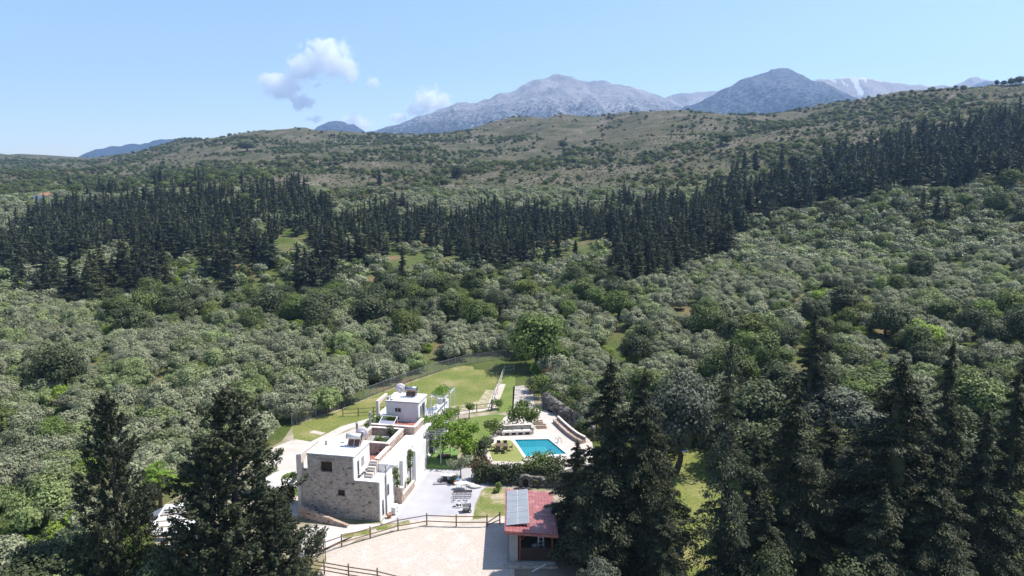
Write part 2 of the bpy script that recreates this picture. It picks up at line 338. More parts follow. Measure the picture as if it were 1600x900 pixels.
dark_glass = mk('dark_window_glass', (.02, .025, .03), (.03, .035, .04), 1, .12, spec=.5)
brownwood = mk('weathered_rail_wood', (.20, .13, .085), (.14, .095, .065), 5, .85)
redwood = mk('red_stained_wood', (.20, .055, .028), (.15, .04, .022), 4, .6)
blackwood = mk('dark_brown_boards', (.035, .022, .018), (.05, .03, .025), 4, .7)
metal_g = mk('grey_metal', (.35, .36, .38), (.28, .29, .30), 3, .4, metal=.5)
metal_d = mk('dark_iron', (.06, .058, .055), (.09, .075, .06), 6, .6, metal=.3)
metal_w = mk('galvanised_wire', (.42, .43, .44), (.34, .35, .36), 3, .5, metal=.3)
terracotta = mk('terracotta', (.34, .17, .11), (.28, .13, .08), 4, .8)
conc = mk('concrete', (.34, .33, .32), (.27, .26, .25), 1.2, .9, bmp=.2)
conc_l = mk('pale_concrete', (.55, .52, .50), (.46, .43, .40), .7, .9)
grass = mk('meadow_grass', (.12, .15, .03), (.165, .175, .045), .22, .9, c3=(.27, .235, .11), bmp=.6, lo=.38, hi=.72, fine=.3, fs=14)
grass_d = mk('dry_grass', (.13, .16, .035), (.19, .19, .07), .45, .9, c3=(.36, .30, .2), bmp=.6, lo=.4, hi=.66, fine=.3, fs=10)
lawn = mk('lawn_grass', (.105, .15, .03), (.15, .185, .045), .4, .9, bmp=.4, fine=.25)
turf = mk('artificial_turf', (.12, .20, .05), (.14, .23, .06), .5, .9, fine=.1)
turf_y = mk('worn_artificial_turf', (.20, .22, .06), (.23, .24, .08), .5, .9, fine=.1)
sand = mk('arena_sand', (.50, .44, .395), (.455, .39, .335), .5, .95, c3=(.53, .48, .44), bmp=.5, lo=.25, hi=.75, fine=.14, fs=9)
gravel = mk('grey_gravel', (.43, .42, .44), (.355, .345, .365), .35, .95, bmp=.4, fine=.12, fs=30)
dirt = mk('pale_dirt', (.52, .46, .40), (.40, .345, .28), .8, .95, bmp=.3, fine=.15)
paving = mk('beige_paving', (.52, .47, .42), (.44, .39, .345), .6, .9, fine=.1)
paving_w = mk('white_pool_paving', (.62, .60, .56), (.55, .52, .48), .8, .8, fine=.05)
crazy = stone_mat('stone_paving', (.42, .38, .35), (.5, .46, .43), (.34, .30, .27), 1.5)
flower = leafmat('red_flowers', (.35, .05, .04), (.5, .12, .08), .2, .1, 1.)
fabric = mk('pale_fabric', (.62, .60, .56), (.55, .52, .48), 3, .9)
# ------------------------------------------------------------------ sheets of ground
def sheet(name, pix, mat, lvl, z=0., kind='structure'):
    pts = ccw([P(a, b, z)[:2] for a, b in pix]); n = len(pts)
    o = meshobj(name, [(p[0], p[1], z+lvl*.004) for p in pts], [tuple(range(n))], mat); return tag(o, kind=kind)
def strip(name, pix, wd, mat, lvl, z=0.):
    p = [Vector(P(a, b, z)) for a, b in pix]; V = []; Fc = []
    for i, q in enumerate(p):
        t = (p[min(i+1, len(p)-1)]-p[max(i-1, 0)]).normalized(); nrm = Vector((-t.y, t.x, 0))*wd/2
        V += [q+nrm+Vector((0, 0, lvl*.004)), q-nrm+Vector((0, 0, lvl*.004))]
    for i in range(len(p)-1): Fc.append((2*i, 2*i+1, 2*i+3, 2*i+2))
    return tag(meshobj(name, V, Fc, mat), kind='structure')
sheet('yard_ground', [(458,664),(480,655),(530,640),(600,611),(700,576),(760,564),(836,562),(862,600),(875,660),(915,690),(905,740),(885,790),(905,1100),(470,1100),(470,930),(200,930),(180,830),(380,720),(440,690)], mk('yard_earth', (.36, .31, .25), (.25, .22, .14), .35, .95, bmp=.4, fine=.2, c3=(.16, .17, .07)), 1)
sheet('meadow', [(457,667),(459,686),(490,691),(540,668),(585,654),(640,650),(690,652),(770,643),(787,582),(800,578),(836,572),(836,560.5),(800,561),(760,564),(712,573),(700,577),(600,613),(530,642),(480,658)], grass, 2)
sheet('lawn', [(700,657),(775,647),(800,650),(790,690),(700,692)], lawn, 2)
sheet('lawn_strip', [(787,584),(806,584),(802,642),(776,646)], lawn, 3)
strip('dirt_path', [(690,650),(730,644),(768,637),(775,620),(783,600)], 1.5, dirt, 4)
strip('meadow_dirt', [(700,640),(735,636),(760,628),(772,610)], 2.6, mk('thin_dry_turf', (.42, .36, .26), (.2, .2, .08), 1.1, .95, fine=.3), 3)
strip('bare_patch', [(487,674),(500,677),(505,678)], .9, dirt, 4)
sheet('stone_path', [(802,604),(818,602),(832,610),(836,640),(800,640)], crazy, 3)
strip('meadow_kerb', [(457,690),(490,693),(540,668),(585,655)], 1.6, paving, 4)
sheet('patio', [(425,700),(455,688),(500,690),(560,668),(600,660),(600,700),(500,720),(476,812),(430,800),(400,770)], paving, 2)
sheet('patio_turf', [(436,763),(470,762),(470,775),(434,776)], turf, 3)
sheet('gravel_yard', [(650,731),(700,728),(748,733),(775,750),(752,766),(742,790),(737,812),(600,818),(622,790)], gravel, 2)
sheet('walkway', [(593,822),(616,812),(674,733),(650,728)], conc_l, 3)
sheet('dirt_band', [(500,860),(540,842),(600,822),(640,814),(700,806),(745,803),(795,803),(795,822),(700,822),(620,828),(560,842),(510,872)], dirt, 3)
sheet('grass_patch', [(757,762),(788,766),(792,800),(790,806),(738,812),(744,790)], grass_d, 4)
strip('grass_verge', [(535,838),(560,834),(580,831)], .9, grass_d, 5)
strip('grass_verge', [(588,827),(612,822),(640,815)], .7, grass_d, 5)
sheet('sand_arena', [(492,905),(510,872),(545,852),(590,838),(640,827),(690,823),(790,821),(800,850),(812,1000),(470,1000)], sand, 6)
sheet('shed_ground', [(798,820),(905,830),(915,1000),(806,1000)], mk('leaf_strewn_earth', (.30, .25, .2), (.2, .165, .12), .7, .95, bmp=.4, fine=.25), 5)
sheet('driveway', [(440,838),(484,822),(600,818),(560,835),(505,862),(470,880)], conc_l, 3)
sheet('right_lawn', [(1030,900),(1035,690),(1160,684),(1165,720),(1420,720),(1400,1000),(1030,1000)], grass, 3)
# ------------------------------------------------------------------ pool terrace
ZT = 1.0
def Pz(a, b, z=ZT): return P(a, b, z)
tpoly = ccw([Pz(a, b)[:2] for a, b in [(757,700),(772,672),(788,652),(815,640),(850,640),(872,650),(925,690),(930,722),(880,735),(790,735),(762,722)]])
pool_c = [Vector(Pz(a, b)) for a, b in [(822,713),(885,709),(857,686),(804,687)]]
# deck sheets laid round the pool opening
def ringdeck():
    inner = [tuple(p[:2]) for p in pool_c]; V = []; Fc = []
    cx = sum(p[0] for p in inner)/4; cyy = sum(p[1] for p in inner)/4
    import bmesh
    from mathutils.geometry import tessellate_polygon
    outer = [Vector((p[0], p[1], 0)) for p in tpoly]; inn = [Vector((p[0], p[1], 0)) for p in ccw(inner)][::-1]
    tris = tessellate_polygon([outer, inn]); allp = outer+inn
    V = [(p.x, p.y, ZT) for p in allp]; Fc = [tuple(t) for t in tris]
    n = len(outer); V += [(p.x, p.y, 0.002) for p in outer]; k = len(allp)
    Fc += [(i, (i+1) % n, k+(i+1) % n, k+i) for i in range(n)]
    return V, Fc
V_, F_ = ringdeck(); tag(meshobj('pool_terrace', V_, F_, paving), kind='structure')
def tsheet(name, pix, mat, lvl): return sheet(name, pix, mat, lvl, ZT)
tsheet('terrace_turf', [(762,698),(785,688),(798,688),(822,716),(812,722),(770,720)], turf_y, 1)
pool = empty('swimming_pool', tuple(sum((p for p in pool_c), Vector())/4-Vector((0, 0, 0))), 0, 'turquoise rectangular swimming pool with pale coping', 'pool')
def rel(p): return tuple(Vector(p)-pool.location)
cen = sum((p for p in pool_c), Vector())/4
mb = MB(); outp = [cen+(p-cen)*1.0+(p-cen).normalized()*(1.15 if i in (1, 2) else .55) for i, p in enumerate(pool_c)]
for i in range(4):
    a, b, c, d = pool_c[i], pool_c[(i+1) % 4], outp[(i+1) % 4], outp[i]
    mb.add([rel(a+Vector((0,0,.012))), rel(b+Vector((0,0,.012))), rel(c+Vector((0,0,.012))), rel(d+Vector((0,0,.012)))], [(3, 2, 1, 0)])
mb.build('coping', paving_w, pool)
poolt = tile_mat('pool_mosaic', (.07, .38, .44), (.05, .32, .39), 3, 3)
mb = MB()
for i in range(4):
    a, b = pool_c[i], pool_c[(i+1) % 4]; mb.add([rel(a), rel(b), rel(b-Vector((0,0,.93))), rel(a-Vector((0,0,.93)))], [(0, 1, 2, 3)])
mb.add([rel(p-Vector((0,0,.93))) for p in pool_c], [(0, 1, 2, 3)]); mb.build('basin', poolt, pool)
m, nt, b, tc = newmat('pool_water'); b.inputs['Base Color'].default_value = (.04, .36, .45, 1); b.inputs['Roughness'].default_value = .04; b.inputs['Alpha'].default_value = .55; b.inputs['IOR'].default_value = 1.33
n = noise(nt, tc.outputs['Object'], 2.2, 3); bump(nt, b, n.outputs[0], .6, .08)
MB().add([rel(p-Vector((0,0,.14))) for p in pool_c], [(3, 2, 1, 0)]).build('water', m, pool)
X0, Y0, _ = Pz(873, 694); t = empty('pool_ladder', (X0, Y0, ZT), R(-60), 'chrome pool ladder at the right edge of the pool', 'ladder')
for s in (-.25, .25): MB().path([(-.5, s, -.5), (-.45, s, .5), (-.3, s, .75), (0, s, .75), (.15, s, .5), (.15, s, .01)], .03).build('handrail', metal_g, t)
for k in range(3): MB().box(-.52, -.40, -.25, .25, -.4+k*.22, -.37+k*.22).build('step', metal_g, t)
# stone bench with back
a, b = Vector(Pz(785, 681)), Vector(Pz(831, 679)); L_ = (b-a).length
t = empty('stone_bench', tuple(a), math.atan2(b.y-a.y, b.x-a.x), 'long stone sofa bench with back and thin cushions behind the pool', 'bench')
for k in range(5): MB().box(k*(L_-.3)/4, k*(L_-.3)/4+.3, .02, .6, 0.02, .36).build('seat_support', coping, t)
MB().box(-.05, L_+.05, -.05, .65, .36, .46).build('seat', coping, t)
MB().box(0, L_, .66, .9, .02, 1.05).build('backrest', stone, t); MB().box(-.1, L_+.1, .62, .95, 1.052, 1.11).build('back_coping', coping, t)
MB().box(-.25, -.001, .2, .95, .02, .8).build('armrest', stone, t); MB().box(L_+.001, L_+.25, .2, .95, .02, .8).build('armrest', stone, t)
for k in range(3): MB().box(.1+k*L_/3, L_/3-.06+k*L_/3, .05, .6, .463, .54).build('cushion', fabric, t)
# curved stone seat wall on the right
pw = [Vector(Pz(x, y)) for x, y in [(864,660),(872,668),(884,679),(896,688),(907,694)]]
t = empty('seat_wall', tuple(pw[0]), 0, 'low stone seating wall with pale coping right of the pool', 'wall')
for nm, o0, o1, z0, z1, mt in (('seat', 0, .55, 0.01, .42, stone_p), ('backrest', .56, .8, 0.01, .8, stone_p), ('seat_coping', -.04, .555, .422, .46, stone_p), ('back_coping', .54, .83, .802, .85, coping)):
    V = []; Fc = []
    for i, q in enumerate(pw):
        tt = (pw[min(i+1, 4)]-pw[max(i-1, 0)]).normalized(); nn = Vector((-tt.y, tt.x, 0))
        for o_, z in ((o0, z0), (o1, z0), (o1, z1), (o0, z1)): V.append(q-pw[0]+nn*o_+Vector((0, 0, z)))
    for i in range(4):
        for j in range(4): Fc.append((4*i+j, 4*i+(j+1) % 4, 4*i+4+(j+1) % 4, 4*i+4+j))
    Fc += [(0, 1, 2, 3), (19, 18, 17, 16)]; meshobj(nm, V, Fc, mt, t)
for i, (x, y) in enumerate([(838,664),(843,670)]):
    X0, Y0, _ = Pz(x+4, y)
    t = empty('garden_steps', (X0, Y0, ZT), R(8), ['upper', 'lower'][i]+' flight of shallow wooden steps right of the stone bench', 'steps')
    for k in range(3): MB().box(-.65, .65, k*.38, k*.38+.3, .03+k*.1, .10+k*.1).build('tread', brownwood, t)
# dining set on the worn turf
X0, Y0, _ = Pz(784, 704); t = empty('dining_table', (X0, Y0, ZT), R(-6), 'brown rattan dining table on the worn turf beside the pool', 'table')
MB().box(-.75, .75, -.45, .45, .70, .75).build('tabletop', mk('rattan', (.16, .11, .075), (.11, .075, .05), 9, .8), t)
for sx in (-.68, .62):
    for sy in (-.38, .32): MB().box(sx, sx+.06, sy, sy+.06, .005, .70).build('leg', brownwood, t)
def chair(mat, name='dining_chair', w_=.45, h_=.92):
    t = empty(name, (0, 0, 0)); MB().box(-w_/2, w_/2, -w_/2, w_/2, .42, .47).build('seat', mat, t)
    MB().box(-w_/2, w_/2, w_/2-.04, w_/2+.01, .472, h_).build('backrest', mat, t)
    for sx in (-w_/2+.02, w_/2-.06):
        for sy in (-w_/2+.02, w_/2-.06): MB().box(sx, sx+.04, sy, sy+.04, .005, .42).build('leg', mat, t)
    return t
def copy_tree(o, parent=None):
    c = o.copy(); COL.objects.link(c)
    if parent: c.parent = parent
    for ch in list(o.children): copy_tree(ch, c)
    return c
rat = bpy.data.materials['rattan']; c0 = chair(rat); first = True
for k, (dx, dy, rz) in enumerate([(-.4, .75, 0), (.4, .75, 0), (-.4, -.75, math.pi), (.4, -.75, math.pi), (-1.05, 0, math.pi/2), (1.05, 0, -math.pi/2)]):
    c = c0 if k == 0 else copy_tree(c0); c.location = (X0+dx, Y0+dy, ZT+.006); c.rotation_euler = (0, 0, rz)
    tag(c, ['brown chair at the far side of the poolside table, left', 'brown chair at the far side of the poolside table, right', 'brown chair at the near side of the poolside table, left', 'brown chair at the near side of the poolside table, right', 'brown chair at the left head of the poolside table', 'brown chair at the right head of the poolside table, nearest the pool'][k], 'chair', 'chairs round the poolside table')
# ------------------------------------------------------------------ farmhouse
HA = R(11); HO = (-12.8, 64.4, 0)
def LW(a, b, z=0.): return (HO[0]+a*math.cos(HA)+b*math.sin(HA), HO[1]-a*math.sin(HA)+b*math.cos(HA), z)
hs_ = empty('farmhouse', HO, -HA, 'long white farmhouse with a stone gable wall, stepped flat roofs and roof terraces', 'house')
def hb_(name, mat, *bx, parent=None):
    for q in bx: o = MB().box(*q).build(name, mat, parent or hs_)
    return o
# stone gable with two true openings (window 1.0 x 1.05 at z 5, small one .6 x .5 at z 2.5)
W1 = (-6.05, -4.85, 4.72, 5.75); W2 = (-4.38, -3.62, 2.35, 2.95)
sw = MB(); y0, y1 = 0, .35
sw.box(-8.3, W2[0], y0, y1, 0, 4.0); sw.box(W2[1], -.12, y0, y1, 0, 4.0); sw.box(W2[0], W2[1], y0, y1, 0, W2[2]); sw.box(W2[0], W2[1], y0, y1, W2[3], 4.0)
sw.box(-7.45, W1[0], y0, y1, 4.0, 6.4); sw.box(W1[1], -2.72, y0, y1, 4.0, 6.4); sw.box(W1[0], W1[1], y0, y1, 4.0, W1[2]); sw.box(W1[0], W1[1], y0, y1, W1[3], 6.4); sw.box(-8.05, -7.45, y0, y1, 4.0, 4.72)
gw = sw.build('stone_gable_wall', stone, hs_)
for (x0, x1, z0, z1) in (W1, W2):
    wn = hb_('window', darkwood, (x0, x1, .16, .22, z0, z1)); hb_('frame', stone_p, (x0-.08, x1+.08, -.03, .1, z1, z1+.12), (x0-.05, x1+.05, -.04, .1, z0-.07, z0), parent=wn)
    hb_('shutter_bar', metal_d, ((x0+x1)/2-.02, (x0+x1)/2+.02, .13, .16, z0, z1), parent=wn)
hb_('lintel', grey_trim, (-6.4, -4.6, -.05, -.003, 5.93, 6.0), (-4.45, -3.5, -.05, -.003, 3.08, 3.14))
hb_('corner_render', white, (-.118, 0, -.02, .36, 0, 4.0), (-2.718, -2.6, -.02, .36, 4.05, 6.4))
hb_('upper_storey', white, (-7.42, -2.62, .352, 4.0, 4.002, 6.38)); hb_('roof', white, (-7.5, -2.56, -.03, 4.05, 6.402, 6.5)); hb_('roof_edge', grey_trim, (-7.52, -2.54, -.05, 4.07, 6.37, 6.4))
hb_('lower_storey', white, (-8.25, -.003, .352, 4.0, 0, 3.3))
hb_('terrace_parapet', white, (-2.6, -.003, .352, .5, 3.302, 4.05), (-.16, -.003, .5, 3.4, 3.302, 4.05), (-2.6, .02, -.03, .352, 4.003, 4.06))
rl = MB()
for k in range(5): rl.tube((-2.5+k*.6, .12, 4.05), (-2.5+k*.6, .12, 4.62), .018, n=6)
rl.tube((-2.5, .12, 4.62), (-.1, .12, 4.62), .02, n=6); rl.tube((-.1, .12, 4.62), (-.1, 3.2, 4.62), .02, n=6)
for k in range(5): rl.tube((-.1, .8+k*.6, 4.05), (-.1, .8+k*.6, 4.62), .018, n=6)
rl.build('railing', offwhite, hs_)
hb_('door', dark_glass, (-2.64, -2.585, .9, 1.25, 3.9, 5.6)); hb_('window', grey_trim, (-2.63, -2.585, 1.9, 2.5, 4.7, 5.6))
for k in range(6): hb_('step', coping if k % 2 else conc, (-2.5, -1.75, 2.3+k*.3, 2.6+k*.3, 3.302, 3.302+.2*(k+1)))
# main body behind with sunken terraces
hb_('main_wall', white, (-1.70, 0, 4.003, 13.6, 0, 4.2), (-7.6, -1.703, 4.08, 16.0, 0, 3.6), (-1.7, -.4, 13.6, 24, 0, 4.2), (-7.6, -1.703, 16.003, 22, 0, 4.2))
hb_('side_buttress', white, (0.003, .35, 5.6, 5.9, 0, 4.0), (0.003, .4, 9.5, 13.3, 0, 3.5))
hb_('terrace_floor', redtile, (-5.9, -2.05, 4.3, 7.5, 3.602, 3.64), (-5.4, -1.3, 12.95, 16.1, 4.3, 4.34))
hb_('terrace_block', white, (-5.5, -1.1, 12.9, 16.19, 3.602, 4.3))
hb_('brick_parapet', stone_p, (-2.05, -1.72, 4.1, 7.5, 3.605, 4.62), (-5.9, -1.9, 7.52, 7.85, 3.605, 4.9), (-2.25, -1.9, 7.853, 12.3, 3.605, 4.9), (-5.9, -5.6, 7.853, 12.3, 3.605, 4.9), (-5.6, -2.253, 12.0, 12.3, 3.605, 4.9), (-6.0, -.75, 12.55, 12.85, 3.605, 5.05), (-1.05, -.75, 12.853, 16.1, 4.22, 4.9))
hb_('coping', coping, (-2.12, -1.66, 4.05, 7.5, 4.622, 4.70), (-5.95, -1.85, 7.47, 7.9, 4.902, 4.98), (-2.3, -1.85, 7.9, 12.3, 4.902, 4.98), (-5.95, -5.55, 7.9, 12.3, 4.902, 4.98), (-5.55, -2.3, 11.95, 12.35, 4.902, 4.98), (-6.05, -.70, 12.5, 12.9, 5.052, 5.13), (-1.1, -.7, 12.9, 16.1, 4.902, 4.98))
hb_('planter_soil', conc, (-5.6, -2.25, 7.86, 12.0, 3.602, 4.1))
cu = hb_('roof_room', white, (-5.5, -1.45, 16.2, 19.4, 4.202, 6.75)); hb_('room_roof', white, (-5.58, -1.37, 16.12, 19.48, 6.752, 6.84), parent=cu); hb_('roof_edge', grey_trim, (-5.6, -1.35, 16.1, 19.5, 6.70, 6.75), parent=cu)
wn = hb_('window', dark_glass, (-4.35, -3.65, 16.17, 16.22, 5.5, 5.95)); hb_('frame', offwhite, (-4.02, -3.98, 16.14, 16.169, 5.5, 5.95), (-4.4, -3.6, 16.13, 16.2, 5.44, 5.495), parent=wn)
hb_('door', dark_glass, (-1.448, -1.40, 17.6, 18.5, 4.3, 6.2)); hb_('door', dark_glass, (-1.448, -1.40, 16.9, 17.3, 4.9, 6.1))
hb_('balcony_parapet', white, (-1.4, .02, 23.8, 24.02, 4.2, 4.9), (-.4, 0.02, 13.6, 24, 3.6, 4.2), (-.2, .02, 18.5, 23.8, 4.203, 4.9), (.023, .3, 17, 22.5, 0, 4.4))
# arches beside the two blocks
def arch(a0, a1, b0, b1, top, spring, sill, parent, name='arch'):
    n = 14; out = [(b0, sill), (b0, top)]; prof = []
    bc = b0+.45; be = b1
    pts = [(b0, sill), (b0+.45, sill), (b0+.45, spring)]
    for k in range(1, n+1):
        th = math.pi/2*k/n; pts.append((b0+.45+(be-.3-b0-.45)*(1-math.cos(th)), spring+(top-.3-spring)*math.sin(th)))
    pts += [(be, top-.3), (be, top), (b0, top)]
    V = [(a0, q[0], q[1]) for q in pts]+[(a1, q[0], q[1]) for q in pts]; m_ = len(pts)
    Fc = [tuple(range(m_)), tuple(range(2*m_-1, m_-1, -1))]+[(i, (i+1) % m_, m_+(i+1) % m_, m_+i) for i in range(m_)]
    o = meshobj(name, V, Fc, coping, parent); return o
arch(-8.45, -8.1, .0, 3.9, 6.3, 5.2, 0, hs_); arch(-6.9, -6.6, 16.5, 19.6, 6.6, 5.8, 2.5, hs_)
hb_('corner_pillar', coping, (-8.62, -8.31, -.04, .32, 0, 6.25))
# long side: openings, pipe, units
for nm, mt, bx in (('window', dark_glass, (-.0, .03, 5.75, 6.3, 2.2, 2.95)), ('window', dark_glass, (0, .03, 1.85, 2.3, 1.8, 2.9)), ('door', darkwood, (.002, .05, 8.55, 8.95, .02, 2.7))):
    q = hb_(nm, mt, bx); hb_('frame', grey_trim, (0.001, .05, bx[2]-.06, bx[2], bx[4], bx[5]), (0.001, .05, bx[3], bx[3]+.06, bx[4], bx[5]), parent=q)
hb_('shutter', grey_trim, (.001, .06, 1.3, 1.8, 1.8, 2.9))
p_ = MB().path([(.08, 1.45, .05), (.08, 1.45, 5.2)], .07).build('drain_pipe', metal_g, hs_)
hb_('side_wall', stone_p, (.003, .75, 4.0, 4.35, 0, 1.7), (.55, .75, 4.353, 8.0, 0, .8)); hb_('side_coping', coping, (.003, .8, 3.95, 4.4, 1.703, 1.78), (.5, .8, 4.4, 8.0, .803, .86))
hb_('window', dark_glass, (.0, .03, .5, .9, .4, 1.9))
# objects on the roofs
def solar(a, b, z, label, s=1.):
    t = empty('solar_water_heater', LW(a, b, z), -HA+R(4), label, 'solar heater')
    tk = MB(); tk.tube((-.75*s, 0, 1.05*s), (.75*s, 0, 1.05*s), .27*s, n=18); tk.build('tank', metal_g if s < 1 else offwhite, t, True)
    for e_ in (-1, 1): MB().tube((.77*s*e_, 0, 1.05*s), (.74*s*e_, 0, 1.05*s), .285*s, n=18).build('tank_cap', metal_d, t)
    p = MB().add([(-.7*s, .35*s, .78*s), (.7*s, .35*s, .78*s), (.7*s, -.35*s+.1, .12), (-.7*s, -.35*s+.1, .12), (-.7*s, .41*s, .84*s), (.7*s, .41*s, .84*s), (.7*s, -.29*s+.1, .18), (-.7*s, -.29*s+.1, .18)], [(0,1,2,3),(7,6,5,4),(0,4,5,1),(1,5,6,2),(2,6,7,3),(3,7,4,0)]).build('collector_panel', mk('rusty_panel', (.20, .105, .075), (.13, .07, .055), 3, .6), t)
    for x_ in (-.6, 0, .6): MB().path([(x_*s, -.32*s, 0.01), (x_*s, .05, .8*s)], .022).path([(x_*s, .45*s, 0.01), (x_*s, .05, .8*s)], .022).build('leg', offwhite, t)
    MB().path([(.7*s, 0, 1.0*s), (.95*s, .05, .7*s), (.8*s, -.1, .3*s), (.5*s, -.2, .15)], .025).build('hose', offwhite, t)
def dish(a, b, z, h, r_, label, rz=0.3):
    t = empty('satellite_dish', LW(a, b, z), rz, label, 'satellite dish'); V = [(0, 0, 0)]; Fc = []; n = 24
    for j in range(1, 5):
        rr = r_*j/4
        for i in range(n): V.append((rr*math.cos(6.283*i/n), .25*rr*rr/r_, rr*math.sin(6.283*i/n)))
    for i in range(n): Fc.append((0, 1+i, 1+(i+1) % n))
    for j in range(3):
        for i in range(n): Fc.append((1+j*n+i, 1+j*n+(i+1) % n, 1+(j+1)*n+(i+1) % n, 1+(j+1)*n+i))
    V = np.array(V)+np.array([0, -.1, h]); d_ = meshobj('dish', V, Fc, mk('dish_paint', (.55, .50, .53), (.50, .46, .49), 3, .5), t, True)
    sm = d_.modifiers.new('s', 'SOLIDIFY'); sm.thickness = .02
    MB().tube((0, 0, 0), (0, 0, h), .035).build('mast', metal_g, t); MB().tube((0, -.1, h-r_*.9), (0, -.1-r_*.9, h), .012, n=6).tube((0, -.1-r_*.9, h-.05), (0, -.1-r_*.9, h+.07), .05).build('feed_arm', metal_d, t)
solar(-3.55, 2.5, 6.502, 'rusty brown solar water heater with a white tank on the front roof')
solar(-2.95, 18.1, 6.842, 'brown solar water heater with a grey tank on the white roof room', .98)
dish(-3.2, 3.6, 6.502, 1.0, .62, 'pale satellite dish behind the front roof heater')
dish(-4.6, 18.8, 6.842, .75, .62, 'pinkish satellite dish at the left of the roof room')
hb_('vent', conc, (-6.6, -6.42, 2.2, 2.4, 6.502, 6.95)); hb_('vent', conc, (-5.3, -4.95, 3.0, 3.2, 6.502, 6.6))
hb_('chimney', conc, (-5.45, -5.2, 16.4, 17.3, 6.842, 7.15), (-5.0, -4.7, 16.3, 16.5, 6.842, 7.0))
for (a, b, h_, lb) in ((-5.8, 8.3, 6.6, 'grey metal flue beside the roof planter'), (-5.95, 12.3, 6.5, 'grey chimney flue at the left end of the brick parapet')):
    t = empty('chimney_flue', LW(a, b, 3.62), 0, lb, 'chimney'); MB().tube((0, 0, 0), (0, 0, h_-3.6), .13, n=12).build('pipe', metal_g, t); MB().tube((0, 0, h_-3.5), (0, 0, h_-3.35), .2, .05, 12).build('cowl', conc, t)
t = empty('roof_antenna', LW(-2.9, 17.9, 6.842), 0, 'thin dark antenna mast above the roof room', 'antenna'); MB().tube((0, 0, 0), (0, 0, 2.3), .025).build('mast', metal_d, t); MB().tube((-.5, 0, 2.2), (.5, 0, 2.2), .015).tube((-.3, 0, 2.05), (.3, 0, 2.05), .015).build('crossbar', metal_d, t)
# white frame canopy on the tiled terrace
t = empty('terrace_canopy', LW(-4.6, 14.2, 4.345), -HA, 'white framed glass canopy leaning over the tiled roof terrace', 'canopy')
for s in (-.9, .9): MB().tube((s, -.7, .35), (s, .9, .95), .04).tube((s, -.7, 0), (s, -.7, .35), .035).tube((s, .9, 0), (s, .9, .95), .035).build('frame', offwhite, t)
MB().tube((-.9, -.7, .35), (.9, -.7, .35), .04).tube((-.9, .9, .95), (.9, .9, .95), .04).build('rail', offwhite, t)
MB().add([(-.88, -.65, .36), (.88, -.65, .36), (.88, .1, .64), (-.88, .1, .64), (-.88, -.65, .38), (.88, -.65, .38), (.88, .1, .66), (-.88, .1, .66)], [(0,1,2,3),(7,6,5,4),(0,4,5,1),(1,5,6,2),(2,6,7,3),(3,7,4,0)]).build('glass_panel', mk('blue_glass', (.27, .27, .36), (.31, .31, .4), 1, .4, spec=.3), t)
# ------------------------------------------------------------------ garden structures
def pergola(a0, a1, b0, b1, z0, z1, label, truss=False, mat=None):
    t = empty('pergola', LW(a0, b0, z0), -HA, label, 'pergola'); mat = mat or metal_g; w_, d_, h_ = a1-a0, b1-b0, z1-z0
    for x_ in (0, w_):
        for k in range(3): MB().box(x_-.05, x_+.05, d_*k/2-.05, d_*k/2+.05, 0, h_).build('post', mat, t)
    MB().box(-.06, .06, -.1, d_+.1, h_, h_+.12).build('beam', mat, t); MB().box(w_-.06, w_+.06, -.1, d_+.1, h_, h_+.12).build('beam', mat, t)
    for k in range(int(d_/.7)+1): MB().box(-.25, w_+.25, k*.7-.03, k*.7+.03, h_+.121, h_+.2).build('rafter', mat, t)
    if truss:
        mb = MB(); mb.tube((-.2, -.1, h_-.5), (w_+.2, -.1, h_-.5), .03, n=6).tube((-.2, -.1, h_), (w_+.2, -.1, h_), .03, n=6)
        for k in range(8): mb.tube((-.2+k*(w_+.4)/8, -.1, h_-.5+(k % 2)*.5), (-.2+(k+1)*(w_+.4)/8, -.1, h_-.5+((k+1) % 2)*.5), .022, n=6)
        mb.build('truss', mat, t)
    return t
pergola(.35, 2.0, 13.7, 21.5, 0, 3.9, 'grey metal pergola under vines along the right side of the house', True)
pergola(-.9, .9, 19.3, 23.6, 4.21, 6.4, 'white pergola on the balcony behind the roof room', False, offwhite)
# raised turf bed beside the house
bp = ccw([P(a, b, 0)[:2] for a, b in [(661,732),(712,734),(716,706),(690,700),(680,703)]])
q = MB().prism(bp, 0.01, .35).build('turf_bed', turf, None); tag(q, 'raised bed of bright artificial turf beside the house', 'turf bed')
tr_ = P(694, 714, .35)
t = empty('trampoline', (tr_[0], tr_[1], .36), 0, 'dark brown low slatted lounger base on the turf bed', 'lounger'); MB().box(-.75, .75, -.45, .45, .12, .2).build('slatted_top', blackwood, t)
for sx in (-.7, .62):
    for sy in (-.4, .33): MB().box(sx, sx+.07, sy, sy+.07, 0, .12).build('leg', blackwood, t)
t.name = 'lounger_base'
rgk = np.random.default_rng(5)
for k, (a, b) in enumerate([(663,730),(662,724),(667,716),(670,711),(676,706),(681,702),(725,722),(728,717),(732,711)]):
    X0, Y0, _ = P(a, b, 0); o = MB().rock((0, 0, 0), .28+.12*(k % 3), rgk, (1, 1, .6)).build('edging_stone', mk('pale_boulder', (.6, .57, .53), (.5, .46, .42), 2, .9) if k == 0 else bpy.data.materials['pale_boulder'], None, True); o.location = (X0, Y0, .35 if k < 6 else .1)
    tag(o, 'pale edging stone by the '+('turf bed' if k < 6 else 'path behind the small olive'), 'stone', 'pale edging stones '+('of the turf bed' if k < 6 else 'of the path'))
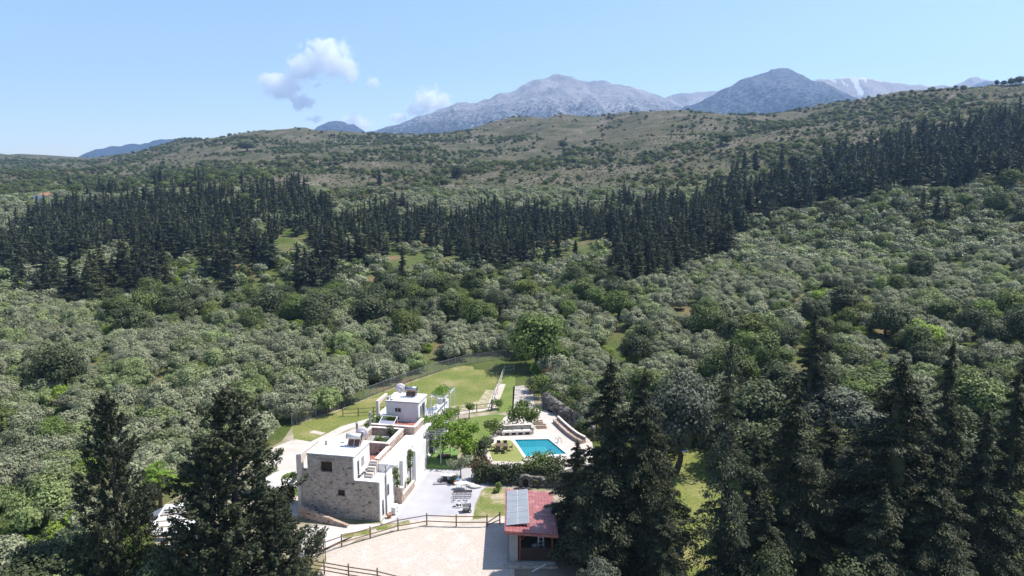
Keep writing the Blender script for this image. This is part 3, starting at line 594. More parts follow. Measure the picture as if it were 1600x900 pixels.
# rubble retaining wall below the pool terrace, with arched fountain niche
rw = [Vector(P(a, b, 0)) for a, b in [(744,748),(765,752),(800,757),(835,762),(870,762),(905,758)]]
t = empty('retaining_wall', tuple(rw[0]), 0, 'dark rubble retaining wall under the pool hedge', 'wall')
V = []; Fc = []
for i, q in enumerate(rw):
    tt = (rw[min(i+1, 5)]-rw[max(i-1, 0)]).normalized(); nn = Vector((-tt.y, tt.x, 0))
    for o_, z in ((0, 0), (.5, 0), (.5, 1.15), (.1, 1.15)): V.append(q-rw[0]+nn*o_+Vector((0, 0, z)))
for i in range(5):
    for j in range(4): Fc.append((4*i+j, 4*i+(j+1) % 4, 4*i+4+(j+1) % 4, 4*i+4+j))
meshobj('rubble_face', V, Fc+[(0, 1, 2, 3), (23, 22, 21, 20)], stone_g, t)
mb = MB()
for k in range(34):
    f_ = rgk.uniform(0, 4.99); i = int(f_); q = rw[i].lerp(rw[i+1], f_-i)-rw[0]; mb.rock((q.x, q.y+.1, rgk.uniform(.1, 1.2)), rgk.uniform(.15, .32), rgk)
mb.build('bulging_stones', stone_g, t, True)
X0, Y0, _ = P(821, 762, 0); t = empty('stone_niche', (X0, Y0-.3, 0), 0, 'arched rubble niche with a dark opening against the retaining wall', 'niche')
V = []; Fc = []; n = 14; prof_o = []; prof_i = []
for k in range(n+1):
    th = math.pi*k/n; prof_o.append((-1.0*math.cos(th), 1.3+.95*math.sin(th))); prof_i.append((-.42*math.cos(th), 1.15+.5*math.sin(th)))
prof_o = [(-1.05, 0)]+prof_o+[(1.05, 0)]; prof_i = [(-.42, .35)]+prof_i+[(.42, .35)]; m_ = len(prof_o)
for yy in (0, .6):
    V += [(p[0], yy, p[1]) for p in prof_o]+[(p[0], yy, p[1]) for p in prof_i]
for i in range(m_-1):
    Fc += [(i, i+1, m_+i+1, m_+i), (2*m_+i, 2*m_+m_+i, 2*m_+m_+i+1, 2*m_+i+1), (i, 2*m_+i, 2*m_+i+1, i+1), (m_+i, m_+i+1, 3*m_+i+1, 3*m_+i)]
Fc += [(0, m_, 2*m_-1, m_-1)]
t.scale = (.72, .72, .68); meshobj('arch', V, Fc, stone_g, t); MB().box(-.42, .42, .5, .55, 0.35, 1.7).build('dark_back', blackwood, t)
mb = MB()
for k in range(9): mb.rock((rgk.uniform(-1.1, 1.1), -.15, rgk.uniform(.05, .25)), .22, rgk)
mb.build('base_stones', stone_g, t, True)
# rock bank on the right of the terrace
t = empty('rock_bank', tuple(Pz(880, 665)), 0, 'shaded natural rock bank behind the seating wall', 'rock bank'); mb = MB(); o0 = Vector(t.location)
for k in range(90):
    a = rgk.uniform(852, 925); f_ = (a-852)/73; q = Vector(Pz(a, 632+f_*48+rgk.uniform(-3, 3)))-o0; mb.rock((q.x, q.y, rgk.uniform(-.4, 1.3)), rgk.uniform(.35, .8), rgk, (1, 1, .9))
mb.build('boulders', stone_g, t, True)
# ------------------------------------------------------------------ fences
def rail_fence(pix, label, z=0., h=1.25, rails=(.5, 1.08), r_=.05, mat=None, sub=1, diag=False):
    p = [Vector(P(a, b, z)) for a, b in pix]; t = empty('rail_fence', tuple(p[0]), 0, label, 'fence'); mat = mat or brownwood
    for q in p: MB().tube(q-p[0]+Vector((0, 0, -.1)), q-p[0]+Vector((0, 0, h)), r_*1.35, r_*1.2, 8).build('post', mat, t)
    for rz_ in rails:
        for i in range(len(p)-1):
            if diag and i == len(p)-2: MB().tube(p[i]-p[0]+Vector((0, -.08, rz_*.4)), p[i+1]-p[0]+Vector((0, -.08, rz_)), r_).build('rail', mat, t)
            else: MB().tube(p[i]-p[0]+Vector((0, -.08, rz_)), p[i+1]-p[0]+Vector((0, -.08, rz_)), r_, n=7).build('rail', mat, t)
    return t
rail_fence([(478,880),(506,865),(534,855),(578.6,842),(622,829),(667,821),(713,823),(761,823),(781,819)], 'brown wooden rail fence curving between the sand arena and the gravel yard', diag=True)
rail_fence([(470,892),(507,898),(545,905),(590,912),(640,925)], 'dark wooden rail fence at the bottom left corner of the sand arena', rails=(.45, .8, 1.15), h=1.4)
rail_fence([(536,651),(560,650),(584,648),(600,648)], 'wooden rail fence across the meadow left of the roof room')
rail_fence([(697,650),(717,648),(745,644),(768,641)], 'wooden rail fence along the front of the meadow right of the house')
rail_fence([(769,641),(773,628),(777,615),(781,602),(785,590),(788,583),(803,580)], 'pale wooden rail fence running away beside the lawn strip', mat=mk('bleached_wood', (.5, .44, .37), (.42, .36, .3), 4, .85))
fp = [Vector(P(a, b, 0)) for a, b in [(456,666),(470,661),(485,655.5),(503,649),(520,643),(538,636),(558,628.5),(578,620.5),(600,612),(622,603.5),(645,595),(668,587),(690,580),(712,573.5),(735,568.5),(758,565),(780,562.5),(802,561.5)]]
t = empty('wire_fence', tuple(fp[0]), 0, 'long grey wire mesh fence curving round the back of the meadow', 'fence'); o0 = fp[0]
mb = MB(); cb_ = MB()
for i in range(len(fp)-1):
    a, b = fp[i]-o0, fp[i+1]-o0; L_ = (b-a).length
    for k in range(9): mb.tube(a+Vector((0, 0, .15+k*.19)), b+Vector((0, 0, .15+k*.19)), .013, n=3)
    nseg = int(L_/.22)
    for k in range(nseg): q = a.lerp(b, k/nseg); mb.tube(q+Vector((0, 0, .15)), q+Vector((0, 0, 1.68)), .012, n=3)
    for s in range(2): q = a.lerp(b, s/2); MB().tube(q+Vector((0, 0, -.1)), q+Vector((0, 0, 1.85)), .04, n=6).build('post', metal_g, t)
    cb_.tube(a+Vector((0, 0, 1.72)), b+Vector((0, 0, 1.72)), .03, n=4)
mb.build('mesh_panel', metal_w, t); cb_.build('top_rail', metal_g, t)
# ------------------------------------------------------------------ shed with solar roof
SX0, SX1, SY0, SY1 = -.6, 3.95, 56.3, 64.6
shd = empty('open_shed', (SX0, SY0, 0), 0, 'small open shed with a red ribbed metal roof and solar panels on its left half', 'shed'); W_ = SX1-SX0; D_2 = SY1-SY0
def rz_(x): return 3.3-.35*x/W_
mb = MB(); n = 60; V = []; Fc = []
for j, yy in enumerate(np.linspace(0, D_2, 23)):
    for i in range(n+1):
        x = W_*i/n; V.append((x, yy, rz_(x)+.025*abs(math.sin(math.pi*x/.3))+(.018 if j % 2 else 0)))
for j in range(22):
    for i in range(n): k = j*(n+1)+i; Fc.append((k, k+1, k+n+2, k+n+1))
redroof = mk('red_roof_tiles', (.34, .125, .115), (.26, .09, .085), 1.3, .42, c3=(.38, .17, .155), fine=.18, spec=.5)
ro = meshobj('roof', V, Fc, redroof, shd); sm = ro.modifiers.new('s', 'SOLIDIFY'); sm.thickness = .05; sm.offset = -1
MB().add([(-.02,-.04,3.02),(W_+.02,-.04,2.68),(W_+.02,-.04,2.9),(-.02,-.04,3.25),(-.02,0,3.02),(W_+.02,0,2.68),(W_+.02,0,2.9),(-.02,0,3.25)], [(0,1,2,3),(7,6,5,4),(0,4,5,1),(1,5,6,2),(2,6,7,3),(3,7,4,0)]).box(-.06, -.021, -.04, D_2, 3.05, 3.36).build('fascia', redroof, shd)
MB().box(.2, 4.35, .2, D_2-.3, 0.02, .28).build('plinth', conc, shd)
MB().box(.35, 1.1, .5, .75, .281, 3.05).box(.35, .6, .752, D_2-.6, .281, 3.1).box(.602, 4.2, D_2-.9, D_2-.62, .281, 2.7).box(3.95, 4.2, 3.5, D_2-.902, .281, 2.7).build('wall', conc, shd)
for x_ in (1.2, 4.0):
    MB().box(x_, x_+.16, .45, .61, .281, rz_(x_)-.12).build('post', redwood, shd)
MB().add([(1.36, .5, 2.3), (1.36, .6, 2.3), (2.0, .6, 2.9), (2.0, .5, 2.9), (1.36, .5, 2.18), (1.36, .6, 2.18), (2.12, .6, 2.9), (2.12, .5, 2.9)], [(0,1,2,3),(7,6,5,4),(0,4,5,1),(1,5,6,2),(2,6,7,3),(3,7,4,0)]).build('brace', redwood, shd)
MB().box(1.36, 4.0, .5, .56, .3, 1.5).build('board_panel', blackwood, shd); MB().box(1.1, 4.2, .42, .64, 2.75, 2.86).build('beam', redwood, shd)
MB().box(-.1, 4.5, -.3, .19, 0.02, .2).build('stone_step', stone, shd)
so_ = empty('solar_array', (SX0+.12, SY0+.7, 0), 0, 'grey solar panel array in two columns on the shed roof', 'solar panels')
def pz_(x, y): return 3.40-.077*x
slate = mk('solar_cells', (.22, .235, .25), (.27, .285, .30), .6, .3, spec=.6)
for i in range(2):
    for j in range(6):
        x0 = i*1.0; x1 = x0+.985; y0_ = .1+j*1.13+i*.12; y1_ = y0_+1.08; V = []
        for zz in (0, .04):
            for (x_, y_) in ((x0, y0_), (x1, y0_+.12), (x1, y1_+.12), (x0, y1_)): V.append((x_, y_, pz_(x_, y_)+.13*x_+zz))
        q = meshobj('solar_panel', V, [(3,2,1,0),(4,5,6,7),(0,1,5,4),(1,2,6,5),(2,3,7,6),(3,0,4,7)], offwhite, so_)
        V2 = [(v[0]+(.015 if v[0] == x0 else -.015), v[1]+(.015 if k in (0, 1) else -.015), v[2]+.005) for k, v in enumerate(V[4:])]
        meshobj('cell_face', V2, [(0, 1, 2, 3)], slate, q)
mb = MB()
for y_ in (.3, 3.5, 6.8): mb.tube((1.9, y_, 3.1), (1.95, y_, 3.5), .03); mb.tube((0, y_, 3.4), (1.98, y_, 3.46), .03)
mb.tube((1.3, -.35, 3.3), (2.0, -.35, 3.25), .03); mb.build('frame', metal_g, so_)
t = empty('step_ladder', (SX0+3.2, SY0+1.2, .285), R(10), 'white step ladder stored inside the open shed', 'ladder')
for s in (-.28, .28): MB().tube((s, 0, 0), (s*.7, .35, 2.2), .03).tube((s, .8, 0), (s*.7, .37, 2.2), .03).build('side_rail', offwhite, t)
for k in range(6): f_ = .15+k*.15; MB().box(-.28*(1-.3*f_), .28*(1-.3*f_), .35*f_-.05, .35*f_+.06, 2.2*f_, 2.2*f_+.035).build('tread', offwhite, t)
t = empty('plastic_chair', (SX0+2.65, SY0+1.5, .285), R(20), 'pale plastic chair beside the ladder in the shed', 'chair'); q = chair(offwhite, 'x')
for ch in list(q.children): ch.parent = t
bpy.data.objects.remove(q)
X0, Y0, _ = P(842, 892, 0); q = MB().tube((-.6, -.35, .08), (.6, .35, .35), .05).build('white_pipe', offwhite); q.location = (X0, Y0, .05); tag(q, 'white pipe leaning on the ground in front of the shed', 'pipe')
# ------------------------------------------------------------------ things in the gravel yard
X0, Y0, _ = P(701, 753, 0); t = empty('rustic_table', (X0, Y0, 0.01), R(-8), 'rustic table with a pale top on dark drums in the gravel yard', 'table')
MB().box(-.85, .85, -.4, .4, .78, .86).build('tabletop', fabric, t)
for s in (-.42, .42): MB().tube((s, 0, .06), (s, 0, .78), .24, n=14).build('drum_leg', metal_d, t)
MB().box(-.95, .95, -.5, .5, 0, .06).build('pallet', blackwood, t)
X0, Y0, _ = P(688, 756, 0); t = empty('stone_trough', (X0, Y0, 0.01), R(5), 'low dark stone slab with a knob left of the rustic table', 'slab'); MB().box(-.75, .75, -.28, .28, 0, .14).build('slab', conc, t); MB().tube((.1, 0, .14), (.1, 0, .55), .1, .07, 10).build('knob', metal_d, t)
X0, Y0, _ = P(711, 757, 0); t = empty('potted_shrub', (X0, Y0, 0.01), 0, 'dark round potted shrub right of the rustic table', 'potted plant'); MB().tube((0, 0, 0), (0, 0, .35), .2, .27, 14).build('pot', terracotta, t)
q = bpy.data.objects.new('foliage', None); bpy.data.objects.remove(q); POT1 = t
X0, Y0, _ = P(721, 764, 0); t = empty('spool_table', (X0, Y0, 0.01), R(3), 'white oval table on thin metal legs in the gravel yard', 'table'); t.scale = (.8, .8, .85)
V = []; n = 26
q = MB(); q.prism([(.95*math.cos(6.283*i/n), .5*math.sin(6.283*i/n)) for i in range(n)], .72, .80).build('tabletop', offwhite, t)
for sx in (-.7, 0, .7): MB().tube((sx, -.3, 0), (sx, -.3, .72), .025).build('leg', metal_g, t)
MB().tube((-.7, -.3, .35), (.7, -.3, .35), .02).build('rail', metal_g, t)
for k, (a, b, lb) in enumerate([(723, 771, 'dark spike toothed harrow nearest the white oval table'), (722, 778, 'thin tined harrow frame in the middle of the implement row'), (719, 784, 'light hitch bar frame above the wheel')]):
    X0, Y0, _ = P(a, b, 0); t = empty('harrow', (X0, Y0, 0.01), R(3-k*2), lb, 'harrow')
    mb = MB(); wd = 1.0 if k < 2 else .8
    for yy in ((-.2, .2) if k else (-.2, 0, .2)): mb.box(-wd, wd, yy-.03, yy+.03, .22, .28)
    for xx in np.linspace(-wd+.05, wd-.05, 5): mb.box(xx-.02, xx+.02, -.22, .22, .282, .31)
    mb.build('frame', metal_d if k == 0 else metal_g, t); mb = MB()
    for xx in np.linspace(-wd+.1, wd-.1, 9 if k < 2 else 3):
        for yy in (-.2, .2): mb.tube((xx, yy, .22), (xx, yy, 0), .025, .008, 5)
    mb.build('tines', metal_d, t)
X0, Y0, _ = P(717, 792, 0); t = empty('cart_wheel', (X0, Y0, 0.05), 0, 'white rimmed wheel with three spokes leaning on a dark stand', 'wheel')
t.scale = (.75,)*3; wh = MB().ring((0, 0, 0), .55, .06, axis='z').build('rim', offwhite, t, True); sp_ = MB()
for k in range(3): sp_.tube((0, 0, 0), (.5*math.cos(k*2.094+.5), .5*math.sin(k*2.094+.5), 0), .05)
sp_.tube((0, 0, -.1), (0, 0, .1), .12); s2 = sp_.build('spokes', offwhite, t)
for q in (wh, s2): q.location = (0, 0, .42); q.rotation_euler = (R(38), 0, R(15))
MB().box(-.6, .3, -.1, .35, 0, .2).build('stand', metal_d, t)
X0, Y0, _ = P(729, 800, 0); t = empty('grey_cart', (X0, Y0, 0.01), R(10), 'grey tipped handcart with a black wheel at the end of the row', 'cart'); t.scale = (.72,)*3
MB().add([(-.5,-.3,.35),(.5,-.3,.35),(.6,.4,.5),(-.5,.4,.5),(-.6,-.4,.8),(.6,-.4,.8),(.7,.55,1.0),(-.6,.55,1.0)], [(3,2,1,0),(0,1,5,4),(1,2,6,5),(2,3,7,6),(3,0,4,7)]).build('tray', conc, t); MB().box(-.5, .5, -.2, .3, .2, .34).build('chassis', metal_d, t)
MB().ring((-.45, -.35, .25), .2, .07, axis='y').build('wheel', metal_d, t, True); MB().ring((.4, -.35, .25), .2, .07, axis='y').build('wheel', metal_d, t, True)
MB().tube((-.4, -.3, .5), (-.7, -.5, .45), .03).build('handle', metal_d, t)
for k, (a, b) in enumerate([(730,757),(736,760),(742,762)]):
    X0, Y0, _ = P(a, b, 0); o = MB().rock((0, 0, 0), .45, rgk, (1.3, .7, .5)).build('boulder', bpy.data.materials['pale_boulder'], None, True); o.location = (X0, Y0, .12); tag(o, ['leftmost', 'middle', 'rightmost'][k]+' pale boulder in the row behind the white oval table', 'boulder', 'pale boulders in the yard')
t = empty('cloth_bundle', P(714, 752, 0), 0, 'small blue cloth bundle by the olive trunk', 'cloth'); MB().rock((0, 0, .18), .25, rgk).build('cloth', mk('blue_cloth', (.1, .3, .5), (.15, .35, .55), 3, .8), t, True)
# by the long wall
X0, Y0, _ = LW(.75, 1.9); t = empty('air_conditioner', (X0, Y0, .01), -HA, 'white air conditioning unit standing by the house wall', 'air conditioner'); MB().box(-.2, .2, -.45, .45, .12, .85).build('casing', offwhite, t); MB().ring((.21, 0, .48), .24, .015, axis='x').build('fan_guard', metal_g, t); MB().box(-.2, .2, -.4, -.3, 0, .12).build('foot', metal_d, t); MB().box(-.2, .2, .3, .4, 0, .12).build('foot', metal_d, t)
X0, Y0, _ = LW(.55, .9); t = empty('flower_pot', (X0, Y0, .01), 0, 'terracotta flower pot at the front corner of the house wall', 'flower pot'); MB().tube((0, 0, 0), (0, 0, .4), .18, .25, 14).build('pot', terracotta, t); MB().ring((0, 0, .4), .24, .03).build('rim', terracotta, t)
X0, Y0, _ = P(509, 878, 0); t = empty('garden_lamp', (X0, Y0, .01), 0, 'thin garden lamp post with a flat white disc top by the driveway', 'lamp'); MB().tube((0, 0, 0), (0, 0, 2.3), .035).build('post', metal_d, t); MB().tube((0, 0, 2.3), (0, 0, 2.36), .3, .26, 20).build('lamp_shade', offwhite, t)
# stone steps and ramp wall at the gable foot
t = empty('ramp_wall', LW(-8.2, -.9), -HA, 'low stone ramp wall at the foot of the gable', 'wall'); MB().add([(0,0,0),(5.5,-.9,0),(5.5,-.55,0),(0,.35,0),(0,0,1.3),(5.5,-.9,.25),(5.5,-.55,.25),(0,.35,1.3)], [(3,2,1,0),(4,5,6,7),(0,1,5,4),(1,2,6,5),(2,3,7,6),(3,0,4,7)]).build('stone_face', stone_p, t)
for k, (a, b) in enumerate([(1058,712),(1068,711)]):
    X0, Y0, _ = P(a, b, 0); q = chair(mk('blue_plastic', (.05, .08, .22), (.07, .1, .26), 2, .4) if k == 0 else bpy.data.materials['blue_plastic'], 'garden_chair', .55, .9); q.location = (X0, Y0, .02); q.rotation_euler = (0, 0, [.2, -.25][k]); tag(q, ['left', 'right'][k]+' blue garden chair in the shade behind the lawn', 'chair', 'blue garden chairs')
# ------------------------------------------------------------------ white pergola roof at the lower left
q = [Vector(P(a, b, 2.8)) for a, b in [(229,838),(305,832),(282,793),(212,797)]]
ax = (q[1]-q[0]).normalized(); t = empty('canopy_pergola', (q[0].x, q[0].y, 0), math.atan2(ax.y, ax.x), 'white metal pergola with louvred roof panels behind the bushy conifer', 'pergola')
w_ = (q[1]-q[0]).length; d_ = (q[3]-q[0]).length*.95
for x_ in (0, w_):
    for y_ in (0, d_): MB().box(x_-.07, x_+.07, y_-.07, y_+.07, 0, 2.7).build('post', offwhite, t)
MB().box(-.15, w_+.15, -.12, .12, 2.7, 2.95).box(-.15, w_+.15, d_-.12, d_+.12, 2.7, 2.95).box(-.15, .1, .12, d_-.12, 2.7, 2.95).box(w_-.1, w_+.15, .12, d_-.12, 2.7, 2.95).build('beam', offwhite, t)
for k in range(5): MB().box(.1, w_-.1, .15+k*(d_-.3)/5, .15+(k+.72)*(d_-.3)/5, 2.96+.02*k, 3.0+.02*k).build('roof_panel', offwhite if k != 3 else grey_trim, t)
MB().add([(-1.3, .2, 2.3), (-.16, .2, 2.8), (-.16, d_, 2.8), (-1.3, d_, 2.3), (-1.3, .2, 2.34), (-.16, .2, 2.84), (-.16, d_, 2.84), (-1.3, d_, 2.34)], [(3,2,1,0),(4,5,6,7),(0,1,5,4),(1,2,6,5),(2,3,7,6),(3,0,4,7)]).build('side_awning', metal_g, t)
X0, Y0, _ = P(252, 868, 0); t = empty('outdoor_sofa', (X0, Y0, 0.02), R(5), 'cream outdoor sofa under the white pergola', 'sofa'); MB().box(-1, 1, -.4, .4, .1, .42).build('seat', fabric, t); MB().box(-1, 1, .25, .45, .422, .85).build('backrest', fabric, t); MB().box(-1.15, -1.01, -.4, .45, .1, .65).build('armrest', fabric, t); MB().box(1.01, 1.15, -.4, .45, .1, .65).build('armrest', fabric, t); MB().box(-.95, .95, -.35, .35, 0, .099).build('base', darkwood, t)
X0, Y0, _ = P(283, 872, 0); t = empty('side_table', (X0, Y0, 0.02), 0, 'small tan wooden table under the white pergola', 'table'); MB().box(-.4, .4, -.3, .3, .45, .5).build('tabletop', mk('tan_wood', (.5, .33, .16), (.42, .27, .13), 4, .6), t)
for sx in (-.36, .3):
    for sy in (-.26, .2): MB().box(sx, sx+.06, sy, sy+.06, 0, .45).build('leg', bpy.data.materials['tan_wood'], t)
for k, (a, b, r2) in enumerate([(437,742,1.5),(452,750,1.1),(430,755,1.0)]):
    X0, Y0, _ = P(a, b, 2.4); t = empty('patio_umbrella', (X0, Y0, .01), 0, ['large cream', 'smaller cream', 'low cream'][k]+' patio umbrella '+['over the patio left of the gable', 'nearest the gable', 'farthest left of the gable'][k], 'umbrella', 'cream patio umbrellas')
    n = 8; V = [(0, 0, 2.7)]+[(r2*math.cos(6.283*i/n), r2*math.sin(6.283*i/n), 2.25) for i in range(n)]; o = meshobj('canopy', V, [(0, 1+i, 1+(i+1) % n) for i in range(n)], fabric, t); sm = o.modifiers.new('s', 'SOLIDIFY'); sm.thickness = .02
    MB().tube((0, 0, 0), (0, 0, 2.68), .03).build('pole', brownwood, t); MB().tube((0, 0, 0), (0, 0, .1), .3, n=14).build('base', conc, t)
# ------------------------------------------------------------------ far houses
for (px_, py_, s, lb) in ((67, 316, 1.0, 'distant pale house with a red tiled roof at the left above the groves'), (3, 318, .8, 'distant white hut at the left picture edge')):
    X0, Y0, Z0 = G(px_, py_); t = empty('distant_house', (X0, Y0, Z0), .2, lb, 'house'); t.scale = (s,)*3
    wl = MB().box(-3.5, 3.5, -2.5, 2.5, -1, 3.6).build('wall', offwhite, t)
    if s == 1.0:
        MB().add([(-.2,-2.9,3.5),(4,-2.9,3.5),(4,2.9,3.5),(-.2,2.9,3.5),(-.2,0,5),(4,0,5)], [(3,2,1,0),(0,1,5,4),(2,3,4,5),(1,2,5),(3,0,4)]).build('roof', terracotta, t); MB().box(-3.7, -.3, -2.7, 2.7, 3.602, 3.75).build('flat_roof', conc_l, t)
    else: MB().box(-3.7, 3.7, -2.7, 2.7, 3.602, 3.8).build('flat_roof', conc_l, t)
    for xx in (-2.4, .6): MB().box(xx, xx+1.1, -2.56, -2.48, 1.2, 2.5).build('window', dark_glass, t)
# ------------------------------------------------------------------ vegetation builders
def quads(C, N, L, W, rng, D_=None):
    """leaf-sized rhombic faces: centres C, normals N, half length L, half width W, optional long axis D_"""
    n = len(C); N = N/np.maximum(np.linalg.norm(N, axis=1, keepdims=True), 1e-6)
    D_ = rng.normal(size=(n, 3)) if D_ is None else D_
    T = D_-N*np.sum(D_*N, 1, keepdims=True); T /= np.maximum(np.linalg.norm(T, axis=1, keepdims=True), 1e-6)
    B = np.cross(N, T); L = np.broadcast_to(L, (n,))[:, None]; W = np.broadcast_to(W, (n,))[:, None]
    bend = N*L*.25
    V = np.stack([C-T*L-bend, C+B*W, C+T*L-bend, C-B*W], 1).reshape(-1, 3)
    return V, np.arange(4*n).reshape(-1, 4)
def join(parts):
    V = []; Fl = []; n = 0
    for v, f in parts: V.append(np.asarray(v, float)); Fl.append(np.asarray(f)+n); n += len(v)
    return np.concatenate(V), Fl
def crownmesh(name, parts, mat):
    V, Fl = join(parts)
    idx = np.concatenate([f.ravel() for f in Fl]); cnt = np.concatenate([np.full(len(f), f.shape[1]) for f in Fl])
    me = bpy.data.meshes.new(name); me.vertices.add(len(V)); me.vertices.foreach_set('co', V.astype(np.float32).ravel())
    me.loops.add(len(idx)); me.loops.foreach_set('vertex_index', idx.astype(np.int32))
    me.polygons.add(len(cnt)); me.polygons.foreach_set('loop_start', np.concatenate([[0], np.cumsum(cnt)[:-1]]).astype(np.int32))
    me.update(calc_edges=True); me.materials.append(mat); return me
IV2 = np.array(ICO2[0]); IF2 = np.array(ICO2[1]); IV = np.array(ICO1[0]); IF = np.array(ICO1[1])
def broad_crown(name, seed, rx, rz, z0, nc, per, leaf, mat, rc=(.28, .42), low=-.35, elong=1., gap=.0, glob=.75):
    """crown of clumps: each clump a cloud of leaf faces round a small rough core"""
    rng = np.random.default_rng(seed); parts = []
    k = 0; C = []
    while len(C) < nc:
        p = rng.normal(size=3); p /= np.linalg.norm(p)
        if p[2] < low: continue
        rr = rng.uniform(.45, .82) if rng.random() > .2 else rng.uniform(.0, .5)
        C.append(p*rr)
    lob = rng.uniform(.75, 1.15, 8)
    for p in C:
        ang = math.atan2(p[1], p[0]); l = lob[int((ang+math.pi)/(2*math.pi)*7.99)]
        c = np.array([p[0]*rx*l, p[1]*rx*l, z0+rz*(p[2]*.95)])
        r = rng.uniform(*rc)*min(rx, rz*1.1)
        n = int(per*rng.uniform(.7, 1.3)); d = rng.normal(size=(n, 3)); d /= np.linalg.norm(d, axis=1, keepdims=True)
        rad = r*rng.uniform(.72, 1.18, n)**1.
        pos = c+d*rad[:, None]*np.array([1.1, 1.1, .85])
        gd = (pos-np.array([0, 0, z0-.2*rz]))/np.array([rx, rx, rz]); nor = d*(1-glob*.6)+gd*glob+rng.normal(size=(n, 3))*.38+np.array([0, 0, .22])
        s = leaf*rng.uniform(.6, 1.4, n); parts.append(quads(pos, nor, s*elong, s*.6, rng))
    parts.append((IV2*np.array([rx*.45, rx*.45, rz*.42])*(1+.12*rng.normal(size=(len(IV2), 1)))+np.array([0, 0, z0-.2*rz]), IF2))
    return crownmesh(name, parts, mat)
def conifer_crown(name, seed, h, Rr, nb, dens, leaf, mat, droop=.35, base=.05, pw=.75, sparse=0., core=0., up=.25, jag=.3, asym=0):
    """whorls of drooping limbs carrying flat sprays"""
    rng = np.random.default_rng(seed); parts = []
    ph0 = rng.uniform(0, 6.28)
    for i in range(nb):
        t = base+(1-base)*(i+rng.random())/nb*.985
        z = h*t; r = Rr*((1-t)**pw)*rng.uniform(1-jag*1.6, 1+jag*.6)*min(1, .55+t*3)
        ph = rng.uniform(0, 6.283); r *= 1+asym*math.cos(ph-ph0)
        r = max(r, .25)
        n = max(6, int(dens*(r**1.25)*rng.uniform(.8, 1.2)))
        s = rng.beta(1.6, 1.1, n); dirv = np.array([math.cos(ph), math.sin(ph)])
        dz = up*s*r*.8-droop*(s**2)*r
        wd = (.10+.24*r*np.sqrt(s)*(1.08-s))
        lat = rng.normal(size=n)*wd; per = np.array([-dirv[1], dirv[0]])
        hv = rng.normal(size=n)*.32*wd+.05
        pos = np.stack([dirv[0]*s*r+per[0]*lat, dirv[1]*s*r+per[1]*lat, z+dz+hv-.12*np.abs(lat)], 1)
        nor = rng.normal(size=(n, 3))*.6+np.array([dirv[0]*.35, dirv[1]*.35, .9])
        L = leaf*rng.uniform(.6, 1.5, n); ax = np.stack([np.full(n, dirv[0])+per[0]*lat/wd*.5, np.full(n, dirv[1])+per[1]*lat/wd*.5, -.2+rng.normal(size=n)*.5], 1)
        parts.append(quads(pos, nor, L, L*.42, rng, ax))
    # leading shoot
    n = max(8, int(dens*.8)); zz = rng.uniform(.93, 1.02, n)*h; wr = (1.03-zz/h)*Rr*.5+.05
    pos = np.stack([rng.normal(size=n)*wr*.5, rng.normal(size=n)*wr*.5, zz], 1); parts.append(quads(pos, rng.normal(size=(n, 3)), leaf*1., leaf*.4, rng, np.tile([0, 0, 1.], (n, 1))+rng.normal(size=(n, 3))*.4))
    if core:
        k = 9; lv = 7; V = []; Fc = []
        for j in range(lv):
            t = j/(lv-1); rr = Rr*core*((1-t)**pw+.02)*min(1, .5+t*4)
            for a in range(k): V.append((rr*math.cos(6.283*a/k)*rng.uniform(.7, 1.2), rr*math.sin(6.283*a/k)*rng.uniform(.7, 1.2), h*(base+(1-base)*t*.96)))
        for j in range(lv-1):
            for a in range(k): Fc.append((j*k+a, j*k+(a+1) % k, (j+1)*k+(a+1) % k, (j+1)*k+a))
        parts.append((np.array(V), np.array(Fc)))
    return crownmesh(name, parts, mat)
def clumpy_conifer(name, seed, h, Rr, nb, per, leaf, mat, pw=.6, zmin=.02):
    """irregular cypress: limbs swept up and out, each ending in a plume of small sprays"""
    rng = np.random.default_rng(seed); parts = []; lob = rng.uniform(.7, 1.12, 7)
    for i in range(nb):
        t = zmin+(1-zmin)*((i+rng.random())/nb); ph = rng.uniform(0, 6.283); l = lob[int(ph/6.2832*6.99)]*(1+.2*math.sin(t*17+ph*2))
        R_ = Rr*(max(1-t, 0)**pw)*min(1, .75+t*2)*l; rr = R_*math.sqrt(rng.uniform(.1, 1)); c = np.array([math.cos(ph)*rr, math.sin(ph)*rr, h*t])
        s = rng.uniform(.38, .8)*(.5+.5*(1-t)); ax = np.array([math.cos(ph)*.75, math.sin(ph)*.75, rng.uniform(.3, 1.1)]); ax /= np.linalg.norm(ax)
        n = int(per*s*s*4); d = rng.normal(size=(n, 3)); d /= np.linalg.norm(d, axis=1, keepdims=True); al = rng.uniform(-1, 1.5, n)
        pos = c+d*(s*rng.uniform(.35, .8, n)*(1.25-np.abs(al)*.5))[:, None]+ax*(al*s*1.0)[:, None]
        L = leaf*rng.uniform(.6, 1.5, n); parts.append(quads(pos, d+rng.normal(size=(n, 3))*.45+[0, 0, .25], L, L*.5, rng, np.tile(ax, (n, 1))+d*.8+rng.normal(size=(n, 3))*.3))
        if rr < R_*.75: parts.append((c+IV*s*.55*(1+.2*rng.normal(size=(len(IV), 1))), IF))
    return crownmesh(name, parts, mat)
